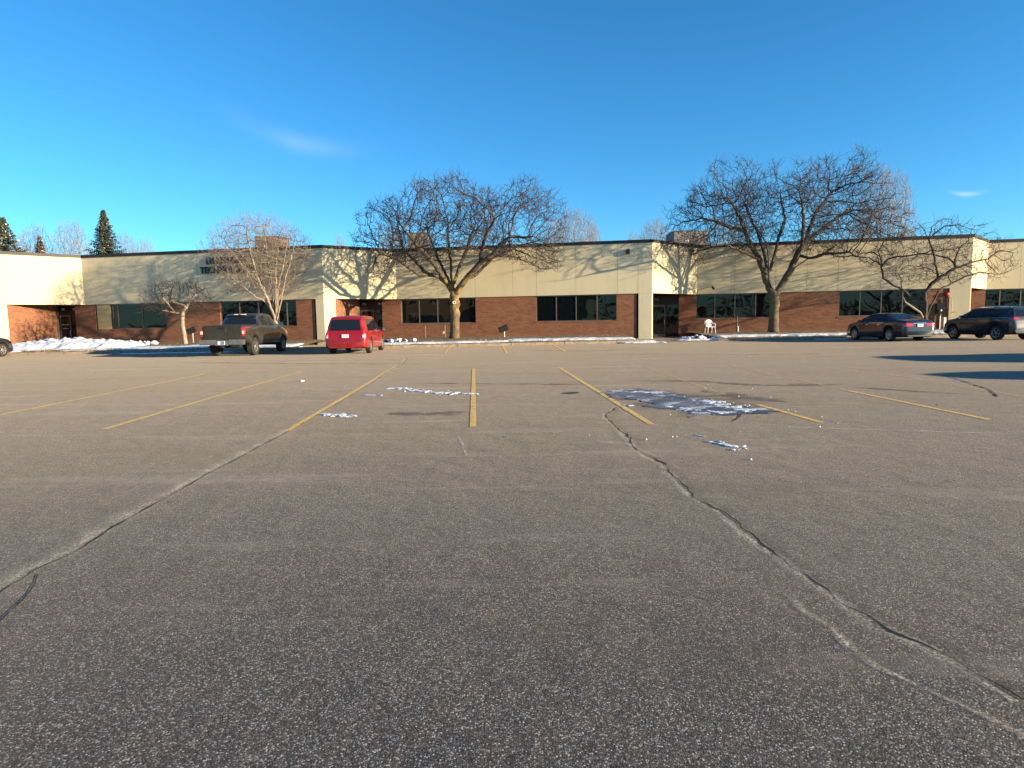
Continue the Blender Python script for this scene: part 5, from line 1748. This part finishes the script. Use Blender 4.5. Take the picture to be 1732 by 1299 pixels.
SUV = dict(cat='suv', L=4.62, ro=1.00, wb=2.70, W=1.86, rw=0.365, paint=M_SUV, tw=0.23, spokes=5,
           top=[(0, 0.60), (0.03, 0.78), (0.08, 1.00), (0.12, 1.12), (0.26, 1.45), (0.34, 1.60), (0.5, 1.64), (1.5, 1.68), (2.4, 1.665), (2.75, 1.60), (3.45, 1.20), (3.65, 1.10), (4.2, 1.02), (4.48, 0.86), (4.58, 0.70), (4.62, 0.55)],
           belt=[(0, 0.56), (0.12, 1.08), (1.0, 1.12), (3.4, 1.04), (4.2, 0.95), (4.62, 0.5)], plan=[(0, 0.82), (0.06, 0.90), (0.25, 0.96), (0.7, 1), (3.6, 1), (4.2, 0.94), (4.5, 0.82), (4.62, 0.68)],
           roofw=[(0, 0.66), (0.6, 0.68), (2.4, 0.68), (3.4, 0.68), (4.6, 0.7)], bot=[(0, 0.36), (0.3, 0.30), (1, 0.24), (4, 0.24), (4.62, 0.3)], clad=0.40,
           side_windows=[[(0.42, 1.16), (1.10, 1.15), (1.06, 1.54), (0.52, 1.52)], [(1.16, 1.15), (2.02, 1.12), (2.00, 1.58), (1.12, 1.56)], [(2.10, 1.12), (3.16, 1.10), (2.72, 1.50), (2.06, 1.58)]],
           trim=[[(0.40, 1.57), (2.66, 1.575), (2.66, 1.60), (0.40, 1.595)], [(0.40, 1.115), (3.2, 1.075), (3.2, 1.095), (0.40, 1.135)]],
           seams=[(1.13, 0.5, 1.12), (2.05, 0.35, 1.10), (3.14, 0.35, 1.06)], handles=[(1.30, 1.0), (2.22, 0.98)], handle_mat=M_SUV, mirror=(2.98, 1.16), mirror_mat=M_CHROME, ms=0.09,
           panels=[('rear_window', M_CGLASS, 'B', [(-0.62, 1.18), (0.62, 1.18), (0.56, 1.50), (-0.56, 1.50)]), ('windscreen', M_CGLASS, 'T', [(2.80, -0.58), (3.42, -0.68), (3.42, 0.68), (2.80, 0.58)]),
                   ('tail_lamp', M_TAIL, 'B', [(-0.86, 1.02), (-0.50, 1.04), (-0.50, 1.12), (-0.82, 1.14)]), ('tail_lamp', M_TAIL, 'B', [(0.50, 1.04), (0.86, 1.02), (0.82, 1.14), (0.50, 1.12)]),
                   ('tail_lamp', M_TAIL, 'L', [(0.10, 1.02), (0.34, 1.06), (0.34, 1.14), (0.14, 1.14)]), ('tail_lamp', M_TAIL, 'R', [(0.10, 1.02), (0.34, 1.06), (0.34, 1.14), (0.14, 1.14)])])

van = car('red_minivan', 'bright red minivan seen from behind, parked nose in at the kerb', VAN, -7.52, 30.55, -1.0)
b = MB(); b.box(-1.10, -1.075, -0.155, 0.155, 0.755, 0.91, 0, 0.004); b.build('licence_plate', M_PLATE, van)
trk = car('grey_pickup_truck', 'olive grey pickup truck seen from behind, parked left of the red minivan', TRK, -12.86, 30.3, 0.0)
# pickup tailgate, bumper, lamps
b = MB(); b.box(-1.262, -1.20, -0.82, 0.82, 0.80, 1.345, 0, 0.02)
tg = b.build('tailgate', M_TRK, trk, smooth=True, sharp=40)
b = MB(); b.box(-1.275, -1.258, -0.70, 0.70, 0.84, 1.0, 0, 0.008); b.build('tailgate_recess', M_TRK, tg, smooth=True, sharp=40)
b = MB()
oval = [(0.16 * math.cos(t), 0.062 * math.sin(t)) for t in np.linspace(0, 2 * math.pi, 25)[:-1]]
b.tube([(-1.268, y, 1.16 + z) for y, z in oval + oval[:1]], 0.009, 5); b.build('emblem', M_CHROME, tg)
b = MB(); b.box(-1.285, -1.258, -0.12, 0.12, 1.255, 1.33, 0, 0.008); b.build('tailgate_handle', M_BLACK, tg)
b = MB(); b.box(-1.42, -1.20, -1.0, -0.30, 0.55, 0.78, 0, 0.03); b.box(-1.42, -1.20, 0.30, 1.0, 0.55, 0.78, 0, 0.03); b.box(-1.40, -1.20, -0.302, 0.302, 0.52, 0.74, 0, 0.01)
bp_ = b.build('rear_bumper', M_BUMP, trk, smooth=True, sharp=40)
b = MB(); b.box(-1.425, -1.40, -0.155, 0.155, 0.56, 0.715); b.build('licence_plate', M_PLATE, trk)
b = MB(); b.box(-1.429, -1.4252, -0.15, 0.02, 0.57, 0.705); b.build('plate_print', M_PLATEB, trk)
b = MB(); b.box(2.06 - 1.22 - 0.11, 2.10 - 1.22, -0.26, -0.06, 1.895, 1.93); b.box(2.06 - 1.22 - 0.11, 2.10 - 1.22, 0.06, 0.26, 1.895, 1.93); b.build('clear_brake_lamp', M_TAILW, trk)
b = MB(); b.box(2.06 - 1.22 - 0.11, 2.10 - 1.22, -0.059, 0.059, 1.895, 1.93); b.build('high_brake_lamp', M_TAIL, trk)
b = MB()
for y_ in (-0.925, 0.925): b.box(-1.262, -1.228, y_ - 0.05, y_ + 0.05, 1.02, 1.16, 0, 0.01)
b.build('reverse_lamp', M_TAILW, trk)
b = MB(); b.box(-1.40, -1.0, -0.05, 0.05, 0.42, 0.50); b.tube([(-1.25, 0.65, 0.46), (-0.6, 0.65, 0.5)], 0.04, 8); b.box(-0.9, -0.6, -0.6, 0.6, 0.42, 0.62); b.build('tow_hitch', M_UNDER, trk)
sed = car('black_sedan', 'glossy black sedan with red tail lamps parked below the crooked tree', SED, 20.25, 33.55, -6.5)
b = MB(); b.box(-1.108, -1.075, -0.155, 0.155, 0.74, 0.87, 0, 0.004); b.build('licence_plate', M_PLATE, sed)
b = MB(); b.box(-1.125, -1.07, -0.66, 0.66, 0.26, 0.32, 0, 0.01); b.build('lower_valance', M_BLACK, sed)
suv = car('dark_suv', 'dark green grey suv with silver wheels at the right edge', SUV, 25.15, 32.75, -7.0)
b = MB()
for y_ in (-0.62, 0.62): b.tube([(-0.45, y_, 1.64), (-0.35, y_, 1.71), (0.9, y_, 1.745), (1.5, y_, 1.72), (1.6, y_, 1.65)], 0.017, 6)
b.build('roof_rail', M_CHROME, suv)
LFT = dict(SED); LFT['paint'] = M_LFT
lft = car('black_car', 'front end of a black car cut by the left edge', LFT, -27.15, 30.9, 0.0)
# two parked vehicles to the right of the picture that throw the long shadows
o1 = car('parked_van', 'parked van to the right of the picture', dict(VAN, paint=M_LFT), 21.3, 16.6, 0.0)
o2 = car('parked_car', 'parked car to the right of the picture', dict(SUV, paint=M_SED), 18.4, 11.6, 80.0)

# ------------------------------------------------------------------ dead grass and leaf litter
rr = random.Random(31); b = MB(); k = 0
while k < 5200:
    x = rr.uniform(-34, 36); ya = kerb_y(x) + 0.2; y = ya + abs(rr.gauss(0, 2.2))
    if y > wall_y(x) - 0.3 or 7.4 < x < 12.4 or -33 < x < -31.8 or -11.8 < x < -9.6: continue
    if mnoise.noise(Vector((x * 0.8, y * 0.8, 0))) < -0.1: k += 0.05; continue
    k += 1; z = lawn_z(x, y); a = rr.uniform(0, 6.28); h = rr.uniform(0.04, 0.13); w = rr.uniform(0.008, 0.02); l = rr.uniform(0.0, 0.08)
    dx, dy = math.cos(a), math.sin(a)
    b.add([(x - dy * w, y + dx * w, z - 0.01), (x + dy * w, y - dx * w, z - 0.01), (x + dx * l, y + dy * l, z + h)], [(0, 1, 2)])
tag(b.build('dry_grass', simple('straw', (0.30, 0.21, 0.10), 0.9, var=0.3, scale=2)), 'short straw coloured dead grass on the strip before the building', 'grass', kind='stuff')
M_LEAF = simple('dry_leaf', (0.14, 0.075, 0.035), 0.85, var=0.4, scale=3)
b = MB()
for k in range(420):
    if rr.random() < 0.75: x = rr.uniform(-28, 34); y = kerb_y(x) - abs(rr.gauss(0, 0.45)) - 0.03
    else: x = rr.uniform(-16, 18); y = rr.uniform(4, 34)
    sz = rr.uniform(0.010, 0.026); a = rr.uniform(0, 6.28); c_, s_ = math.cos(a) * sz, math.sin(a) * sz
    b.add([(x - c_, y - s_, 0.007), (x + s_ * .5, y - c_ * .5, 0.010 + sz * rr.random() * .6), (x + c_, y + s_, 0.008), (x - s_ * .5, y + c_ * .5, 0.007)], [(0, 1, 2, 3)])
tag(b.build('leaf_litter', M_LEAF), 'scattered brown leaf and twig litter gathered along the kerb', 'litter', kind='stuff')

# ================================================================== SMALL THINGS
def chair(X, Y, z, rz):
    r = empty('plastic_chair', (X, Y, z), rz, 'white plastic armchair standing by the wall right of the middle entrance', 'chair')
    b = MB(); b.box(-0.24, 0.24, -0.22, 0.22, 0.40, 0.435, 0, 0.012); b.build('seat', M_WHITE, r, smooth=True, sharp=50)
    for sx in (-1, 1):
        b = MB(); b.tube([(sx * 0.27, -0.24, 0), (sx * 0.245, -0.20, 0.40), (sx * 0.27, -0.20, 0.62)], [0.022, 0.028, 0.022], 6); b.build('leg', M_WHITE, r)
        b = MB(); b.tube([(sx * 0.25, 0.30, 0), (sx * 0.23, 0.21, 0.40)], [0.022, 0.028], 6); b.build('leg', M_WHITE, r)
        b = MB(); b.tube([(sx * 0.27, -0.22, 0.62), (sx * 0.29, 0.0, 0.65), (sx * 0.27, 0.24, 0.68)], [0.028, 0.026, 0.024], 6); b.build('armrest', M_WHITE, r)
    bk = MB()
    arc = [(-0.27, 0.22, 0.64)] + [(0.27 * math.cos(t), 0.26 + 0.03 * math.sin(t), 0.66 + 0.24 * math.sin(t)) for t in np.linspace(math.pi, 0, 13)] + [(0.27, 0.22, 0.64)]
    bk.tube(arc, 0.026, 6)
    for k in range(-2, 3):
        x = k * 0.078; h = 0.66 + 0.22 * math.sqrt(max(0, 1 - (x / 0.27) ** 2))
        bk.box(x - 0.03, x + 0.03, 0.232, 0.25, 0.43, h)
    bk.build('backrest', M_WHITE, r, smooth=True, sharp=45)
    return r


p = AtY(1201, 563, 43.9)
chair(p.x, 43.9, 0.31, R(8))

# metal frame below the window behind the lichen tree
p = AtY(736, 560, 43.5)
r = empty('metal_frame', (p.x, 43.6, 0.3), R(-10), 'thin grey metal pipe frame standing under the reflecting window', 'pipe frame')
b = MB()
b.tube([(-0.68, 0, 0), (-0.68, 0, 0.84)], 0.022, 6); b.tube([(0.68, 0, 0), (0.68, 0, 0.84)], 0.022, 6); b.build('upright', M_GREYM, r)
b = MB(); b.tube([(-0.68, 0, 0.44), (0.68, 0, 0.44)], 0.018, 6); b.tube([(-0.68, 0, 0.8), (0.68, 0, 0.8)], 0.018, 6); b.build('crossbar', M_GREYM, r)
b = MB(); b.box(0.52, 0.62, -0.05, 0.05, 0.28, 0.46); b.build('junction_box', M_NUM, r)


def flood(px, py, Y, w, label, rz):
    p = AtY(px, py, Y)
    r = empty('floodlight', (p.x, Y, 0.27), rz, label, 'floodlight')
    h = p.z - 0.27
    b = MB(); b.tube([(0, 0, 0), (0, 0, h - 0.02)], 0.03, 6); b.build('post', M_GREYM, r)
    b = MB(); Mx = Matrix.Translation((0, 0, h)) @ Matrix.Rotation(R(-22), 4, 'Y') @ Matrix.Rotation(R(14), 4, 'X')
    b.box(-w / 2, w / 2, -0.16, 0.16, 0.0, 0.34, 0, 0.03, Mx); b.build('lamp_housing', M_BLACK, r, smooth=True, sharp=40)
    b = MB(); b.box(-w / 2 + 0.04, w / 2 - 0.04, 0.162, 0.17, 0.04, 0.30, 0, 0, Mx); b.build('lens', M_CGLASS, r)
    b = MB(); b.box(-0.35, 0.35, -0.3, 0.3, -0.02, 0.05, 0, 0.02); b.build('concrete_pad', M_KERB, r)
    return r


flood(853, 560, 42.6, 0.62, 'black ground floodlight on a short post below the wall right of the lichen tree', R(5))
flood(326, 563, 41.6, 0.50, 'black ground floodlight beside the trunk of the small leaning tree', R(10))
# gravel chute beside the floodlight
b = MB(); q = G(838, 576, 0.14)
b.box(-0.3, 0.3, -0.9, 0.9, 0.0, 0.06, 0, 0.02, Matrix.Rotation(R(-35), 4, 'Z')); o = b.build('splash_block', M_KERB, loc=(q.x, q.y + 0.4, 0.16)); tag(o, 'tan concrete splash block lying between two snow strips', 'splash block')

p = AtY(1248, 560, 44.6)
b = MB(); b.tube([(0, 0, 0), (0, 0, 0.40), (0, 0, 0.44)], [0.05, 0.05, 0.03], 10); o = b.build('vent_pipe', M_NUM, loc=(p.x, 44.6, 0.3), smooth=True, sharp=40); tag(o, 'short white vent pipe under the window right of the white chair', 'vent pipe')
p = AtY(1243, 550, 46.3)
b = MB(); b.tube([(0, 0, 0), (0, 0, 1.15)], 0.045, 8); b.box(-0.07, 0.07, -0.05, 0.05, 1.1, 1.22); o = b.build('dark_standpipe', M_DARKFR, loc=(p.x, 45.9, 0.3)); tag(o, 'thin dark standpipe against the brick behind the white vent pipe', 'standpipe')

# services on the brick between the crooked tree and the column
a, ang, L = frame_of(F2, N3); u = Vector((math.cos(ang), math.sin(ang), 0)); nin = Vector((-math.sin(ang), math.cos(ang), 0))
def on_wall(px, z, off=0.05):
    s_ = WS(px, F2, N3, 520); q = a + u * s_ + nin * off; return (q.x, q.y, z)
r = empty('alarm_bell', on_wall(1599.5, 2.62, 0.05), ang, 'round red alarm bell on the brick beside the right column', 'alarm bell')
b = MB(); b.lathe([(0.0, -0.12), (0.09, -0.115), (0.14, -0.08), (0.15, -0.03), (0.15, 0.0)], 20, (0, 0, 0), 'Y'); b.build('gong', M_RED, r, smooth=True)
b = MB(); b.box(-0.07, 0.07, -0.01, 0.03, -0.2, 0.07); b.build('back_box', M_BLACK, r)
r = empty('meter_cabinet', on_wall(1588, 0.3, 0.04), ang, 'dark electric meter cabinet with conduit behind the black sedan', 'meter cabinet')
b = MB(); b.box(-0.22, 0.22, -0.16, 0.02, 1.05, 1.75, 0, 0.02); b.build('cabinet', M_DARKFR, r)
b = MB(); b.lathe([(0.0, -0.24), (0.08, -0.24), (0.10, -0.21), (0.10, -0.16)], 16, (0, 0, 1.25), 'Y'); b.build('dial', M_GREYM, r, smooth=True)
b = MB(); b.tube([(0.05, -0.06, 0.0), (0.05, -0.06, 1.05)], 0.03, 6); b.tube([(0.25, -0.06, 1.4), (0.45, -0.06, 1.4), (0.45, -0.06, 2.1)], 0.02, 6); b.build('conduit', M_GREYM, r)
q = on_wall(1590.5, 0.25, -0.6)
b = MB(); b.box(-0.10, 0.10, -0.08, 0.08, 0.3, 0.85, 0, 0.02); b.box(-0.05, 0.05, -0.04, 0.04, 0, 0.3); o = b.build('utility_pedestal', M_NUM, loc=q, smooth=True, sharp=40); tag(o, 'pale utility pedestal standing between the black sedan and the right column', 'utility pedestal')
a2, ang2, L_ = frame_of(F2, N3)
q = a2 + u * (on_line(1609, F2, N3))
b = MB(); b.tube([(0, -0.06, 0.0), (0, -0.06, 2.3), (-0.25, -0.05, 2.35)], 0.022, 6); b.tube([(0, -0.08, 1.3), (0.14, -0.2, 1.36), (0.24, -0.2, 1.28)], 0.025, 6)
o = b.build('gas_pipe', M_YPANEL, loc=(q.x, q.y, 0.1), rz=ang2); tag(o, 'thin tan gas riser pipe with a valve on the right column', 'pipe')

# ================================================================== ACROSS THE LOT (seen in the window reflections)
def house(name, X, Y, w, d, h, rz, wall, label):
    r = empty(name, (X, Y, 0), rz, label, 'house')
    b = MB(); b.box(-w / 2, w / 2, -d / 2, d / 2, 0, h); b.build('wall', wall, r)
    b = MB(); o_ = 0.5; e = h + 0.01
    vs = [(-w / 2 - o_, -d / 2 - o_, e), (w / 2 + o_, -d / 2 - o_, e), (w / 2 + o_, d / 2 + o_, e), (-w / 2 - o_, d / 2 + o_, e), (-w / 2 + 1.0, 0, e + 2.4), (w / 2 - 1.0, 0, e + 2.4)]
    b.add(vs, [(0, 1, 5, 4), (2, 3, 4, 5), (1, 2, 5), (3, 0, 4), (3, 2, 1, 0)]); b.build('roof', M_COPE, r)
    for k in range(4):
        x = -w / 2 + w * (k + 0.5) / 4
        for zz in (1.0, 3.9):
            f = MB(); f.box(x - 0.85, x + 0.85, d / 2 + 0.003, d / 2 + 0.08, zz, zz + 1.5); wd = f.build('window', M_WHITE, r)
            g = MB(); g.box(x - 0.7, x - 0.05, d / 2 + 0.083, d / 2 + 0.10, zz + .12, zz + 1.38); g.box(x + 0.05, x + 0.7, d / 2 + 0.083, d / 2 + 0.10, zz + .12, zz + 1.38); g.build('pane', M_CGLASS, wd)
    return r


M_TANW = simple('tan_siding', (0.42, 0.29, 0.13), 0.8)
house('tan_house', -41, -24, 15, 9, 6.2, R(-48), M_TANW, 'tan two storey house behind the camera mirrored in the window')
house('green_house', -20, -34, 14, 9, 5.4, R(0), simple('green_siding', (0.10, 0.20, 0.15), 0.8), 'green house behind the camera across the lot')
# far hedge of evergreens: dark mass
rr = random.Random(77); b = MB()
for k in range(3600):
    x = rr.uniform(-140, 110); hgt = 4.5 + 3.5 * mnoise.noise(Vector((x * 0.09, 0, 0))) + 1.5 * mnoise.noise(Vector((x * 0.5, 3, 0)))
    y = -62 + rr.uniform(-5, 5); z = rr.uniform(0, max(1, hgt)); sz = rr.uniform(0.5, 1.1)
    v = [Vector((x, y, z)) + Vector((rr.uniform(-1, 1), rr.uniform(-1, 1), rr.uniform(-1, 1))) * sz for _ in range(3)]
    b.add(v, [(0, 1, 2)])
tag(b.build('distant_wood', M_NEEDLE), 'dark evergreen wood across the lot behind the camera', 'wood', kind='stuff')
